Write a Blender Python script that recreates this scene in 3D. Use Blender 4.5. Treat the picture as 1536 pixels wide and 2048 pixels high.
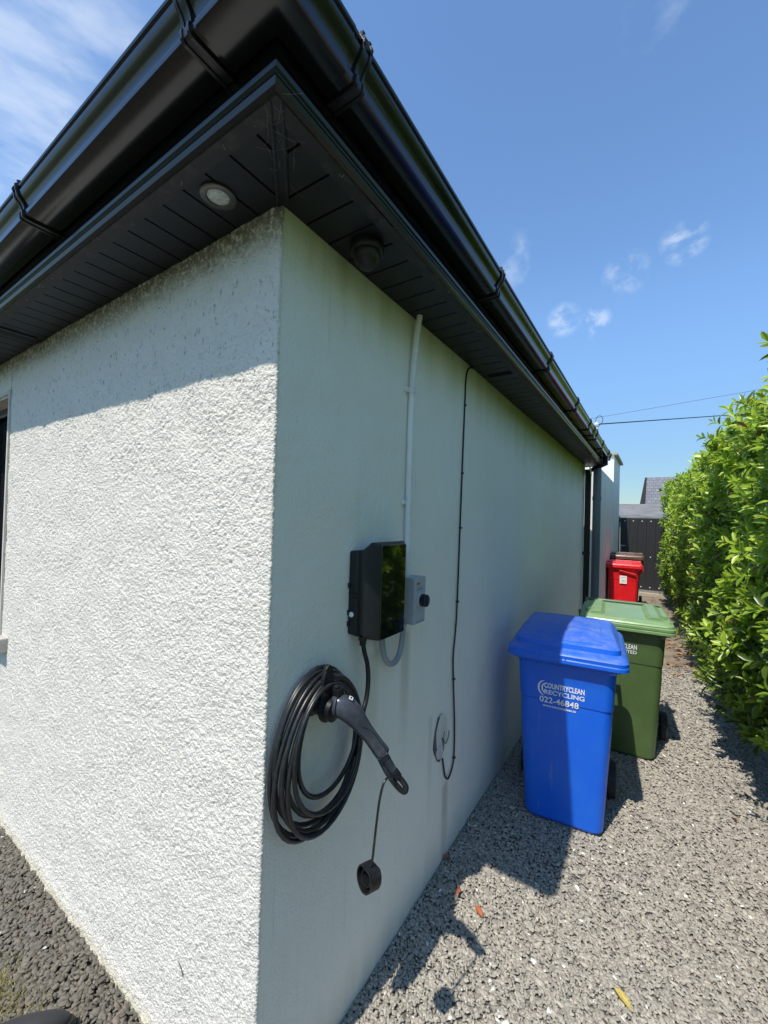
import bpy, math, random
import numpy as np
from mathutils import Vector, Matrix
random.seed(7); rng = np.random.default_rng(7)
R = math.radians
S = bpy.context.scene
for o in list(bpy.data.objects): bpy.data.objects.remove(o)

# ------------------------------------------------------------------ camera
cam = bpy.data.cameras.new('camera'); co = bpy.data.objects.new('camera', cam); S.collection.objects.link(co)
cam.sensor_fit = 'VERTICAL'; cam.sensor_height = 24.0; cam.sensor_width = 18.0
cam.lens = 24.0*816.6/2048; cam.clip_start = .02; cam.clip_end = 3000
yaw, pitch, roll = .58452, .013402, .029254
f = Vector((-math.sin(yaw)*math.cos(pitch), math.cos(yaw)*math.cos(pitch), math.sin(pitch)))
r_ = f.cross(Vector((0, 0, 1))).normalized(); u_ = r_.cross(f)
r2 = math.cos(roll)*r_+math.sin(roll)*u_; u2 = -math.sin(roll)*r_+math.cos(roll)*u_
CAM = Vector((.7996, -.7016, 1.6))
M4 = Matrix((r2, u2, -f)).transposed().to_4x4(); M4.translation = CAM
co.matrix_world = M4
S.camera = co

# ------------------------------------------------------------------ light
SUNV = Vector((.07, .60, -1)).normalized()            # direction the sunlight travels
sun = bpy.data.lights.new('sun', 'SUN'); so = bpy.data.objects.new('sun', sun); S.collection.objects.link(so)
sun.energy = 3.1; sun.angle = R(.55); sun.color = (1, .945, .85)
so.rotation_euler = SUNV.to_track_quat('-Z', 'Y').to_euler(); so.location = (0, -5, 9)
W = bpy.data.worlds.new('World'); S.world = W; W.use_nodes = True
nt = W.node_tree; nt.nodes.clear()
def N(t, **k):
    n = nt.nodes.new(t)
    for a, b in k.items(): setattr(n, a, b)
    return n
L = nt.links.new
sky = N('ShaderNodeTexSky', sky_type='NISHITA', sun_disc=False)
sky.sun_elevation = math.asin(-SUNV.z); sky.sun_rotation = math.atan2(-SUNV.x, -SUNV.y)
sky.altitude = 0; sky.air_density = 1.0; sky.dust_density = .1; sky.ozone_density = 2.0
tc = N('ShaderNodeTexCoord')
def cloudmask(d, r0, r1, scale, stretch, rot, lo, hi, amt):
    dp = N('ShaderNodeVectorMath', operation='DOT_PRODUCT'); nrm = N('ShaderNodeVectorMath', operation='NORMALIZE')
    L(tc.outputs['Generated'], nrm.inputs[0]); L(nrm.outputs[0], dp.inputs[0]); dp.inputs[1].default_value = d
    mr = N('ShaderNodeMapRange', interpolation_type='SMOOTHSTEP'); L(dp.outputs['Value'], mr.inputs[0])
    mr.inputs[1].default_value = math.cos(R(r1)); mr.inputs[2].default_value = math.cos(R(r0))
    mp = N('ShaderNodeMapping'); L(nrm.outputs[0], mp.inputs[0]); mp.inputs['Scale'].default_value = stretch
    mp.inputs['Rotation'].default_value = rot
    no = N('ShaderNodeTexNoise'); L(mp.outputs[0], no.inputs[0]); no.inputs['Scale'].default_value = scale
    no.inputs['Detail'].default_value = 5; no.inputs['Roughness'].default_value = .55
    m2 = N('ShaderNodeMapRange', interpolation_type='SMOOTHSTEP'); L(no.outputs[0], m2.inputs[0]); m2.inputs[1].default_value = lo; m2.inputs[2].default_value = hi
    mu = N('ShaderNodeMath', operation='MULTIPLY'); L(mr.outputs[0], mu.inputs[0]); L(m2.outputs[0], mu.inputs[1])
    mv = N('ShaderNodeMath', operation='MULTIPLY'); L(mu.outputs[0], mv.inputs[0]); mv.inputs[1].default_value = amt
    return mv.outputs[0]
def pdir(x, y):
    return (f+(x-768)/816.6*r2-(y-1024)/816.6*u2).normalized()
masks = [cloudmask(pdir(20, 150), 1, 17, 5.0, (1, 1, 3.2), (.5, .5, .3), .38, .78, .5),
         cloudmask(pdir(-60, 60), 2, 24, 2.6, (1, 1, 2), (.5, .5, .3), .4, .8, .4),
         cloudmask(pdir(1128, 640), .2, 2.2, 26, (1, 1, 1.4), (0, .6, 0), .40, .70, .42),
         cloudmask(pdir(1190, 645), .1, 2.0, 30, (1, 1, 1), (0, .6, 0), .42, .66, .42),
         cloudmask(pdir(1368, 482), .2, 2.4, 26, (1, 1, 2), (0, .3, .8), .42, .7, .38),
         cloudmask(pdir(1252, 548), .2, 2.6, 24, (1, 1, 1), (0, .3, .8), .44, .72, .35),
         cloudmask(pdir(1040, 540), .3, 4.5, 14, (1, 1, 1), (0, .3, .8), .44, .75, .35),
         cloudmask(pdir(1320, 10), .3, 3.5, 14, (1, 1, 1.5), (0, .3, .8), .48, .8, .15)]
acc = masks[0]
for m in masks[1:]:
    a = N('ShaderNodeMath', operation='MAXIMUM'); L(acc, a.inputs[0]); L(m, a.inputs[1]); acc = a.outputs[0]
mx = N('ShaderNodeMix', data_type='RGBA'); L(acc, mx.inputs[0])
SKYGAIN = N('ShaderNodeMix', data_type='RGBA', blend_type='MULTIPLY'); SKYGAIN.inputs[0].default_value = 1
sz = N('ShaderNodeSeparateXYZ'); L(tc.outputs['Generated'], sz.inputs[0])
hz = N('ShaderNodeMapRange', interpolation_type='SMOOTHSTEP'); L(sz.outputs['Z'], hz.inputs[0])
for q_, v_ in zip((1, 2, 3, 4), (-.02, .45, .38, 1.0)): hz.inputs[q_].default_value = v_
hm = N('ShaderNodeVectorMath', operation='SCALE'); L(sky.outputs[0], hm.inputs[0]); L(hz.outputs[0], hm.inputs['Scale'])
L(hm.outputs[0], SKYGAIN.inputs[6]); SKYGAIN.inputs[7].default_value = (.79, .94, 1.03, 1)
L(SKYGAIN.outputs[2], mx.inputs[6]); mx.inputs[7].default_value = (4.4, 4.7, 5.0, 1)
bg = N('ShaderNodeBackground'); bg.inputs[1].default_value = .15; L(mx.outputs[2], bg.inputs[0])
wo = N('ShaderNodeOutputWorld'); L(bg.outputs[0], wo.inputs[0])
S.view_settings.view_transform = 'Standard'; S.view_settings.look = 'None'; S.view_settings.gamma = 1
S.view_settings.exposure = .65; S.view_settings.use_curve_mapping = False
S.render.engine = 'CYCLES'
S.cycles.max_bounces = 8; S.cycles.diffuse_bounces = 4; S.cycles.transparent_max_bounces = 8

# ------------------------------------------------------------------ material helpers
def mat(name, col, rough=.6, noise=None, bump=None, metal=0, spec=.5, trans=0, coat=0, build=None):
    """noise=(scale, colour2, lo, hi); bump=[(scale, strength, distance, kind)]"""
    m = bpy.data.materials.new(name); m.use_nodes = True; t = m.node_tree; b = t.nodes['Principled BSDF']
    b.inputs['Base Color'].default_value = (*col, 1); b.inputs['Roughness'].default_value = rough
    b.inputs['Metallic'].default_value = metal; b.inputs['Specular IOR Level'].default_value = spec
    if coat: b.inputs['Coat Weight'].default_value = coat; b.inputs['Coat Roughness'].default_value = .1
    tcn = t.nodes.new('ShaderNodeTexCoord'); last = None
    if noise:
        for i in range(0, len(noise), 4):
            sc, c2, lo, hi = noise[i:i+4]
            n = t.nodes.new('ShaderNodeTexNoise'); n.inputs['Detail'].default_value = 6; n.inputs['Roughness'].default_value = .6
            if isinstance(sc, tuple):
                mp = t.nodes.new('ShaderNodeMapping'); mp.inputs['Scale'].default_value = sc; t.links.new(tcn.outputs['Object'], mp.inputs[0])
                t.links.new(mp.outputs[0], n.inputs[0]); n.inputs['Scale'].default_value = 1
            else: n.inputs['Scale'].default_value = sc; t.links.new(tcn.outputs['Object'], n.inputs[0])
            mr = t.nodes.new('ShaderNodeMapRange'); t.links.new(n.outputs[0], mr.inputs[0]); mr.inputs[1].default_value = lo; mr.inputs[2].default_value = hi
            x = t.nodes.new('ShaderNodeMix'); x.data_type = 'RGBA'; t.links.new(mr.outputs[0], x.inputs[0])
            if last: t.links.new(last, x.inputs[6])
            else: x.inputs[6].default_value = (*col, 1)
            x.inputs[7].default_value = (*c2, 1); last = x.outputs[2]
        t.links.new(last, b.inputs['Base Color'])
    pn = None
    if bump:
        for sc, st, di, kind in bump:
            if kind == 'v':
                n = t.nodes.new('ShaderNodeTexVoronoi'); n.feature = 'SMOOTH_F1'; out = n.outputs['Distance']
            else:
                n = t.nodes.new('ShaderNodeTexNoise'); n.inputs['Detail'].default_value = 5; out = n.outputs[0]
            n.inputs['Scale'].default_value = sc; t.links.new(tcn.outputs['Object'], n.inputs['Vector'])
            bn = t.nodes.new('ShaderNodeBump'); bn.inputs['Strength'].default_value = st; bn.inputs['Distance'].default_value = di
            t.links.new(out, bn.inputs['Height'])
            if pn: t.links.new(pn, bn.inputs['Normal'])
            pn = bn.outputs[0]
        t.links.new(pn, b.inputs['Normal'])
    if build: build(t, b, tcn, last)
    return m
def nn(t, typ, **k):
    n = t.nodes.new(typ)
    for a, b in k.items(): setattr(n, a, b)
    return n
def maprange(t, src, a, b_, c=0, d=1, smooth=True):
    m = nn(t, 'ShaderNodeMapRange');
    if smooth: m.interpolation_type = 'SMOOTHSTEP'
    t.links.new(src, m.inputs[0])
    for i, v in zip((1, 2, 3, 4), (a, b_, c, d)): m.inputs[i].default_value = v
    return m.outputs[0]
def math_(t, op, a, b_):
    m = nn(t, 'ShaderNodeMath', operation=op)
    for i, v in ((0, a), (1, b_)):
        if isinstance(v, (int, float)): m.inputs[i].default_value = v
        else: t.links.new(v, m.inputs[i])
    return m.outputs[0]
def mixc(t, fac, a, b_, mode='MIX'):
    x = nn(t, 'ShaderNodeMix', data_type='RGBA', blend_type=mode)
    if isinstance(fac, (int, float)): x.inputs[0].default_value = fac
    else: t.links.new(fac, x.inputs[0])
    for i, v in ((6, a), (7, b_)):
        if isinstance(v, tuple): x.inputs[i].default_value = (*v, 1)
        else: t.links.new(v, x.inputs[i])
    return x.outputs[2]
def noise_(t, tcn, scale, detail=5, rough=.6, mapping=None):
    n = nn(t, 'ShaderNodeTexNoise'); n.inputs['Detail'].default_value = detail; n.inputs['Roughness'].default_value = rough
    n.inputs['Scale'].default_value = scale
    if mapping:
        mp = nn(t, 'ShaderNodeMapping'); mp.inputs['Scale'].default_value = mapping; t.links.new(tcn.outputs['Object'], mp.inputs[0]); t.links.new(mp.outputs[0], n.inputs[0])
    else: t.links.new(tcn.outputs['Object'], n.inputs[0])
    return n.outputs[0]

# ------------------------------------------------------------------ mesh helpers
class MB:
    def __init__(s): s.v = []; s.f = []
    def add(s, vs, fs):
        b = len(s.v); s.v += [tuple(x) for x in vs]; s.f += [tuple(b+i for i in q) for q in fs]; return s
    def box(s, x0, x1, y0, y1, z0, z1):
        return s.add([(x0, y0, z0), (x1, y0, z0), (x1, y1, z0), (x0, y1, z0), (x0, y0, z1), (x1, y0, z1), (x1, y1, z1), (x0, y1, z1)],
                     [(3, 2, 1, 0), (4, 5, 6, 7), (0, 1, 5, 4), (1, 2, 6, 5), (2, 3, 7, 6), (3, 0, 4, 7)])
    def loft(s, rings, cap0=True, cap1=True, closed=True):
        b = len(s.v); n = len(rings[0])
        for r in rings: s.v += [tuple(x) for x in r]
        for i in range(len(rings)-1):
            for j in range(n if closed else n-1):
                k = (j+1) % n
                s.f.append((b+i*n+j, b+i*n+k, b+(i+1)*n+k, b+(i+1)*n+j))
        if cap0: s.f.append(tuple(b+j for j in reversed(range(n))))
        if cap1: s.f.append(tuple(b+(len(rings)-1)*n+j for j in range(n)))
        return s
    def prism(s, poly, fn, a, b_):
        return s.loft([[fn(p, q, a) for p, q in poly], [fn(p, q, b_) for p, q in poly]])
    def tube(s, path, r, n=10, cap=True):
        P = [Vector(p) for p in path]; rings = []; up = None
        for i, p in enumerate(P):
            t = (P[min(i+1, len(P)-1)]-P[max(i-1, 0)]).normalized()
            if up is None: up = Vector((0, 0, 1)) if abs(t.z) < .9 else Vector((1, 0, 0))
            a = (up-t*up.dot(t)).normalized(); up = a; c = t.cross(a)
            rr = r[i] if isinstance(r, (list, tuple)) else r
            rings.append([p+rr*(math.cos(2*math.pi*k/n)*a+math.sin(2*math.pi*k/n)*c) for k in range(n)])
        return s.loft(rings, cap, cap)
    def lathe(s, prof, o, ax, n=24, cap0=True, cap1=True):
        o = Vector(o); ax = Vector(ax).normalized(); a = ax.orthogonal().normalized(); c = ax.cross(a)
        return s.loft([[o+ax*h+r*(math.cos(2*math.pi*k/n)*a+math.sin(2*math.pi*k/n)*c) for k in range(n)] for h, r in prof], cap0, cap1)
def smoothpath(pts, k=6):
    P = [Vector(p) for p in pts]; P = [2*P[0]-P[1]]+P+[2*P[-1]-P[-2]]; out = []
    for i in range(1, len(P)-2):
        for j in range(k):
            t = j/k; a, b, c, d = P[i-1:i+3]
            out.append(.5*((2*b)+(c-a)*t+(2*a-5*b+4*c-d)*t*t+(3*b-a-3*c+d)*t**3))
    out.append(P[-2]); return out
def rrect(w, y0, y1, z, r=.05, n=5):
    pts = []
    for cx, cy, a0 in ((w/2-r, y0+r, -90), (w/2-r, y1-r, 0), (-w/2+r, y1-r, 90), (-w/2+r, y0+r, 180)):
        for k in range(n+1):
            a = R(a0+90*k/n); pts.append((cx+r*math.cos(a), cy+r*math.sin(a), z))
    return pts
def tag(o, label=None, cat=None, group=None, kind=None):
    for k, v in (('label', label), ('category', cat), ('group', group), ('kind', kind)):
        if v: o[k] = v
    return o
def link(o, parent=None):
    S.collection.objects.link(o)
    if parent: o.parent = parent
    return o
def empty(name, loc=(0, 0, 0), rz=0):
    o = bpy.data.objects.new(name, None); o.location = loc; o.rotation_euler = (0, 0, rz); o.empty_display_size = .1
    S.collection.objects.link(o); return o
def wloc(o):
    v = Vector((0, 0, 0))
    while o: v += o.location; o = o.parent
    return v
def obj(name, mb, m, parent=None, smooth=False, bevel=0, local=False, angle=40):
    me = bpy.data.meshes.new(name)
    off = Vector((0, 0, 0)) if (local or not parent) else wloc(parent)
    me.from_pydata([(v[0]-off.x, v[1]-off.y, v[2]-off.z) for v in mb.v], [], mb.f); me.update()
    if smooth:
        me.polygons.foreach_set('use_smooth', [True]*len(me.polygons)); me.set_sharp_from_angle(angle=R(angle))
    me.materials.append(m)
    o = link(bpy.data.objects.new(name, me), parent)
    if bevel:
        bv = o.modifiers.new('bevel', 'BEVEL'); bv.width = bevel; bv.segments = 2; bv.limit_method = 'ANGLE'; bv.angle_limit = R(35)
    return o
def npmesh(name, V, F, m, parent=None, smooth=False, attr=None):
    """V (n,3); F (m,3 or 4)"""
    me = bpy.data.meshes.new(name); k = F.shape[1]
    me.vertices.add(len(V)); me.vertices.foreach_set('co', V.astype(np.float32).ravel())
    me.loops.add(F.size); me.loops.foreach_set('vertex_index', F.astype(np.int32).ravel())
    me.polygons.add(len(F)); me.polygons.foreach_set('loop_start', np.arange(0, F.size, k, dtype=np.int32))
    me.polygons.foreach_set('loop_total', np.full(len(F), k, dtype=np.int32))
    if smooth: me.polygons.foreach_set('use_smooth', np.ones(len(F), bool))
    if attr is not None:
        a = me.attributes.new('tint', 'FLOAT', 'POINT'); a.data.foreach_set('value', attr.astype(np.float32))
    me.update(calc_edges=True); me.materials.append(m)
    return link(bpy.data.objects.new(name, me), parent)

# ------------------------------------------------------------------ materials
def b_front(t, b, tcn, last):
    sx = nn(t, 'ShaderNodeSeparateXYZ'); t.links.new(tcn.outputs['Object'], sx.inputs[0])
    fine = noise_(t, tcn, 260, 4); mid = noise_(t, tcn, 9, 5); bl = noise_(t, tcn, 55, 4, .7)
    c = mixc(t, maprange(t, mid, .35, .7, 0, .5), (.75, .70, .61), (.80, .755, .67))
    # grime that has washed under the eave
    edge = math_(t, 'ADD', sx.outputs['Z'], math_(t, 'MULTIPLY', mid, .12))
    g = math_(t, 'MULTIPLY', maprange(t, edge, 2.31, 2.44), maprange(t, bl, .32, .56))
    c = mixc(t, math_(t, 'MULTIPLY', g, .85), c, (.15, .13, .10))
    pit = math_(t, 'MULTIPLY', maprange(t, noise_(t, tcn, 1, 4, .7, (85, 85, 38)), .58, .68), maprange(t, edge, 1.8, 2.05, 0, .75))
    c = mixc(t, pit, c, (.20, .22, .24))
    low = maprange(t, math_(t, 'ADD', sx.outputs['Z'], math_(t, 'MULTIPLY', bl, .05)), .09, .025, 0, .75)
    c = mixc(t, low, c, (.56, .50, .33))
    t.links.new(c, b.inputs['Base Color'])
    bn = nn(t, 'ShaderNodeBump'); bn.inputs['Strength'].default_value = .9; bn.inputs['Distance'].default_value = .0025
    t.links.new(fine, bn.inputs['Height'])
    wv_ = nn(t, 'ShaderNodeVectorMath', operation='ADD'); t.links.new(tcn.outputs['Object'], wv_.inputs[0])
    wn = nn(t, 'ShaderNodeTexNoise'); wn.inputs['Scale'].default_value = 90; t.links.new(tcn.outputs['Object'], wn.inputs[0])
    wsc = nn(t, 'ShaderNodeVectorMath', operation='SCALE'); wsc.inputs['Scale'].default_value = .008; t.links.new(wn.outputs['Color'], wsc.inputs[0]); t.links.new(wsc.outputs[0], wv_.inputs[1])
    vo = nn(t, 'ShaderNodeTexVoronoi'); vo.inputs['Scale'].default_value = 150; t.links.new(wv_.outputs[0], vo.inputs['Vector'])
    b3 = nn(t, 'ShaderNodeBump', invert=True); b3.inputs['Strength'].default_value = .65; b3.inputs['Distance'].default_value = .0045
    t.links.new(vo.outputs['Distance'], b3.inputs['Height']); t.links.new(bn.outputs[0], b3.inputs['Normal']); t.links.new(b3.outputs[0], b.inputs['Normal'])
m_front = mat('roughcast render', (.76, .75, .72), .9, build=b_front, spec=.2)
def b_side(t, b, tcn, last):
    sx = nn(t, 'ShaderNodeSeparateXYZ'); t.links.new(tcn.outputs['Object'], sx.inputs[0])
    big = noise_(t, tcn, 1.6, 5); str_ = noise_(t, tcn, 1, 6, .65, (6, 9, .9)); fine = noise_(t, tcn, 330, 3)
    c = mixc(t, maprange(t, big, .35, .7), (.86, .84, .74), (.89, .875, .79))
    c = mixc(t, maprange(t, str_, .55, .8, 0, .20), c, (.62, .62, .54))
    c = mixc(t, maprange(t, noise_(t, tcn, 1, 6, .7, (24, 34, 1.3)), .60, .70, 0, .22), c, (.50, .50, .42))
    c = mixc(t, maprange(t, noise_(t, tcn, 75, 5, .75), .66, .74, 0, .35), c, (.45, .46, .42))
    # yellow-green hedge bounce painted into the colour below the soffit, ragged lower edge
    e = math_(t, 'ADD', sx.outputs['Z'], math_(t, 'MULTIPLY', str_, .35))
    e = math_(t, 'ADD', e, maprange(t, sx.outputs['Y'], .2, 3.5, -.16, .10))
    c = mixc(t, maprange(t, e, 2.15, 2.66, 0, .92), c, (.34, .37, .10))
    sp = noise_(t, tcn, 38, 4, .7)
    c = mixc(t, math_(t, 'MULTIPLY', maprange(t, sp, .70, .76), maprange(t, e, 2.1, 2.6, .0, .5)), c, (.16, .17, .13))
    # rain splash at the foot
    lo = maprange(t, math_(t, 'ADD', sx.outputs['Z'], math_(t, 'MULTIPLY', str_, .25)), .33, .08, 0, .45)
    c = mixc(t, lo, c, (.42, .42, .36))
    # run stains below the isolator and the old patch
    def stain(y0, w, z0):
        d = math_(t, 'ABSOLUTE', math_(t, 'SUBTRACT', sx.outputs['Y'], y0), 0)
        return math_(t, 'MULTIPLY', maprange(t, d, w, w*.2), math_(t, 'MULTIPLY', maprange(t, sx.outputs['Z'], z0, z0-.03), maprange(t, sx.outputs['Z'], z0-.55, z0-.05)))
    for (y0, w, z0, k) in ((.69, .05, 1.17, .45), (.47, .05, 1.15, .25), (1.10, .05, .37, .5), (.93, .03, .75, .25)):
        c = mixc(t, math_(t, 'MULTIPLY', stain(y0, w, z0), k), c, (.33, .32, .22))
    t.links.new(c, b.inputs['Base Color'])
    grit = noise_(t, tcn, 150, 4, .6); soft = noise_(t, tcn, 7, 4)
    k = maprange(t, sx.outputs['Y'], .0, .9, 1.7, .5)
    h = math_(t, 'ADD', math_(t, 'MULTIPLY', grit, k), math_(t, 'MULTIPLY', soft, 4.5))
    bn = nn(t, 'ShaderNodeBump'); bn.inputs['Strength'].default_value = .9; bn.inputs['Distance'].default_value = .0028
    t.links.new(h, bn.inputs['Height']); b2 = nn(t, 'ShaderNodeBump'); b2.inputs['Strength'].default_value = .5; b2.inputs['Distance'].default_value = .0008
    t.links.new(fine, b2.inputs['Height']); t.links.new(bn.outputs[0], b2.inputs['Normal']); t.links.new(b2.outputs[0], b.inputs['Normal'])
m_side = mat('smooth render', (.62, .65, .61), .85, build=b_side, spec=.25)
m_annex = mat('annex render', (.78, .78, .75), .85, noise=((7, 9, 1.2), (.52, .54, .50), .45, .8), bump=[(180, .4, .001, 'n')])
m_pvc = mat('black upvc', (.006, .007, .009), .22, noise=(14, (.014, .014, .014), .5, .8), bump=[(5, .15, .003, 'n')], spec=.5)
m_gut = mat('black gutter plastic', (.005, .0055, .007), .17, noise=(9, (.022, .020, .018), .5, .85, 60, (.03, .03, .03), .66, .8), bump=[(4, .12, .003, 'n')], spec=.55)
m_sof = mat('anthracite soffit', (.011, .013, .017), .45, spec=.35, noise=(7, (.018, .020, .024), .4, .7, 45, (.04, .038, .035), .66, .8))
m_dust = mat('dusty soffit edge', (.018, .018, .02), .6, noise=(30, (.05, .046, .042), .52, .75))
m_web = mat('cobweb', (.35, .34, .31), .9)
m_dark = mat('shadow gap', (.008, .008, .009), .8)
m_roof = mat('slate roof', (.05, .052, .06), .6, bump=[(20, .3, .004, 'n')])
m_beige = mat('reveal plaster', (.60, .56, .50), .85, noise=(20, (.5, .46, .4), .4, .7), bump=[(120, .3, .001, 'n')])
m_sill = mat('concrete sill', (.52, .49, .44), .85, noise=(25, (.38, .35, .30), .4, .7), bump=[(90, .4, .001, 'n')])
m_pane = mat('window glass', (.012, .014, .018), .04, spec=.8)
m_blk = mat('black plastic', (.008, .0085, .010), .38, noise=(40, (.028, .028, .03), .5, .8), bump=[(900, .15, .0002, 'n')])
m_blk2 = mat('charger shell', (.008, .009, .011), .45, noise=(30, (.014, .015, .018), .5, .8), bump=[(1400, .2, .0002, 'n')])
m_gloss = mat('gloss black glass', (.003, .003, .004), .03, spec=.6, coat=1)
m_rub = mat('cable rubber', (.013, .0135, .015), .34, noise=(60, (.035, .035, .036), .5, .8), bump=[(300, .15, .0003, 'n')])
m_gun = mat('grey connector plastic', (.045, .05, .064), .22, noise=(50, (.08, .085, .10), .5, .8))
m_silv = mat('brushed steel', (.55, .55, .55), .3, metal=1)
m_grey = mat('grey isolator plastic', (.42, .45, .47), .5, noise=(30, (.36, .39, .41), .5, .8))
m_white = mat('white upvc', (.84, .84, .82), .4, noise=(12, (.6, .62, .6), .45, .8))
m_flex = mat('grey flexible conduit', (.30, .32, .34), .35)
m_lite = mat('print grey', (.16, .16, .18), .6)
m_red_p = mat('print red', (.5, .03, .03), .5)
m_soil = mat('grey soil pipe', (.17, .20, .22), .45, noise=((5, 5, 1), (.13, .15, .16), .4, .7))
m_repair = mat('patch mortar', (.62, .60, .60), .95, noise=(60, (.5, .49, .49), .4, .7), bump=[(160, .8, .002, 'n')])
m_crack = mat('mortar crack', (.10, .11, .12), .9)
def binmat(name, c, c2, dirt):
    def bd(t, b, tcn, last):
        n = noise_(t, tcn, 6, 6, .65); s = noise_(t, tcn, 1, 5, .6, (30, 30, 5)); sc = noise_(t, tcn, 1, 6, .75, (7, 7, 34))
        k = mixc(t, maprange(t, n, .35, .7), c, c2)
        k = mixc(t, maprange(t, s, .62, .8, 0, .3), k, dirt)
        k = mixc(t, maprange(t, sc, .64, .74, 0, .45), k, tuple(x*.4 for x in c))
        geo = nn(t, 'ShaderNodeSeparateXYZ'); tg = nn(t, 'ShaderNodeNewGeometry'); t.links.new(tg.outputs['Normal'], geo.inputs[0])
        dn = noise_(t, tcn, 1, 8, .78, (14, 22, 14))
        up = math_(t, 'MULTIPLY', maprange(t, geo.outputs['Z'], .5, .95), maprange(t, dn, .38, .72, .12, .8))
        k = mixc(t, math_(t, 'MULTIPLY', up, .62), k, dirt)
        t.links.new(k, b.inputs['Base Color'])
        t.links.new(maprange(t, dn, .3, .7, .28, .5), b.inputs['Roughness'])
        bn = nn(t, 'ShaderNodeBump'); bn.inputs['Strength'].default_value = .25; bn.inputs['Distance'].default_value = .0006
        t.links.new(noise_(t, tcn, 420, 3), bn.inputs['Height']); t.links.new(bn.outputs[0], b.inputs['Normal'])
    return mat(name, c, .38, build=bd)
m_bblue = binmat('blue bin plastic', (.005, .12, .72), (.012, .14, .70), (.30, .31, .34))
m_bgreen = binmat('green bin plastic', (.07, .12, .038), (.085, .145, .05), (.24, .29, .19))
m_bgreenlid = binmat('green bin lid plastic', (.17, .30, .115), (.21, .35, .15), (.38, .46, .33))
m_bred = binmat('red bin plastic', (.72, .008, .014), (.78, .014, .02), (.70, .25, .24))
m_bbrown = binmat('brown bin plastic', (.10, .055, .035), (.13, .07, .045), (.42, .30, .24))
m_tyre = mat('bin tyre', (.02, .02, .021), .7, noise=(40, (.06, .055, .05), .5, .8))
m_print = mat('white print', (.80, .82, .84), .5)
m_paper = mat('white sticker', (.82, .82, .80), .5)
m_board = mat('black gate board', (.02, .021, .024), .5, noise=((40, 2, 2), (.032, .033, .036), .4, .7), bump=[(30, .2, .001, 'n')])
m_conc = mat('concrete strip', (.42, .38, .30), .9, noise=(8, (.33, .28, .21), .4, .7), bump=[(50, .5, .003, 'n')])
m_galv = mat('galvanised steel', (.45, .46, .47), .4, metal=.8)
m_shed = mat('fibre cement', (.16, .155, .15), .9, noise=(1.5, (.23, .22, .21), .4, .65, 12, (.16, .16, .15), .6, .8), bump=[(8, .4, .01, 'n')])
def b_slate(t, b, tcn, last):
    br = nn(t, 'ShaderNodeTexBrick'); mp = nn(t, 'ShaderNodeMapping'); t.links.new(tcn.outputs['UV'], mp.inputs[0])
    t.links.new(mp.outputs[0], br.inputs[0]); br.inputs['Scale'].default_value = 1
    br.inputs['Color1'].default_value = (.14, .145, .165, 1); br.inputs['Color2'].default_value = (.20, .205, .225, 1); br.inputs['Mortar'].default_value = (.07, .07, .08, 1)
    br.inputs['Brick Width'].default_value = .32; br.inputs['Row Height'].default_value = .22; br.inputs['Mortar Size'].default_value = .02
    n = noise_(t, tcn, 2, 5)
    t.links.new(mixc(t, maprange(t, n, .4, .7, 0, .5), br.outputs[0], (.10, .10, .12)), b.inputs['Base Color'])
m_slate = mat('house slates', (.16, .165, .18), .6, build=b_slate)
m_wire = mat('wire', (.03, .03, .035), .6)
m_porc = mat('porcelain', (.8, .8, .78), .2)
m_pole = mat('pole timber', (.12, .09, .06), .9)
m_shoe = mat('shoe rubber', (.010, .010, .011), .45, noise=(60, (.03, .03, .03), .45, .7))
m_shoe2 = mat('shoe upper', (.03, .03, .034), .6, bump=[(500, .6, .001, 'v')])
def b_tint(ramp):
    def bd(t, b, tcn, last):
        a = nn(t, 'ShaderNodeAttribute', attribute_name='tint'); cr = nn(t, 'ShaderNodeValToRGB'); t.links.new(a.outputs['Fac'], cr.inputs[0])
        els = cr.color_ramp.elements
        while len(els) < len(ramp): els.new(.5)
        for e, (p, c) in zip(els, ramp): e.position = p; e.color = (*c, 1)
        n = noise_(t, tcn, 260, 3); c = mixc(t, maprange(t, n, .3, .7, 0, .45), cr.outputs[0], (.5, .5, .5), 'MULTIPLY')
        t.links.new(c, b.inputs['Base Color'])
    return bd
m_chip = mat('limestone chips', (.3, .3, .28), .85, build=b_tint([(0, (.23, .212, .182)), (.35, (.355, .328, .28)), (.7, (.46, .425, .36)), (.93, (.55, .51, .43)), (.97, (.52, .40, .31)), (1, (.85, .84, .80))]))
m_chipd = mat('slate chips', (.13, .125, .11), .8, build=b_tint([(0, (.10, .09, .071)), (.4, (.15, .135, .107)), (.8, (.20, .178, .14)), (.96, (.24, .18, .135)), (1, (.6, .58, .54))]))
def b_gravel(c1, c2, c3):
    def bd(t, b, tcn, last):
        v = nn(t, 'ShaderNodeTexVoronoi'); v.inputs['Scale'].default_value = 62; t.links.new(tcn.outputs['Object'], v.inputs['Vector'])
        s = nn(t, 'ShaderNodeSeparateColor'); t.links.new(v.outputs['Color'], s.inputs[0])
        c = mixc(t, s.outputs[0], c1, c2); c = mixc(t, maprange(t, v.outputs['Distance'], .35, .75), c, c3)
        t.links.new(c, b.inputs['Base Color'])
        bn = nn(t, 'ShaderNodeBump'); bn.inputs['Strength'].default_value = 1; bn.inputs['Distance'].default_value = .012; bn.invert = True
        t.links.new(v.outputs['Distance'], bn.inputs['Height']); t.links.new(bn.outputs[0], b.inputs['Normal'])
    return bd
m_gbed = mat('gravel bed', (.2, .2, .19), .95, build=b_gravel((.26, .24, .21), (.40, .37, .32), (.13, .12, .105)))
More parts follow.
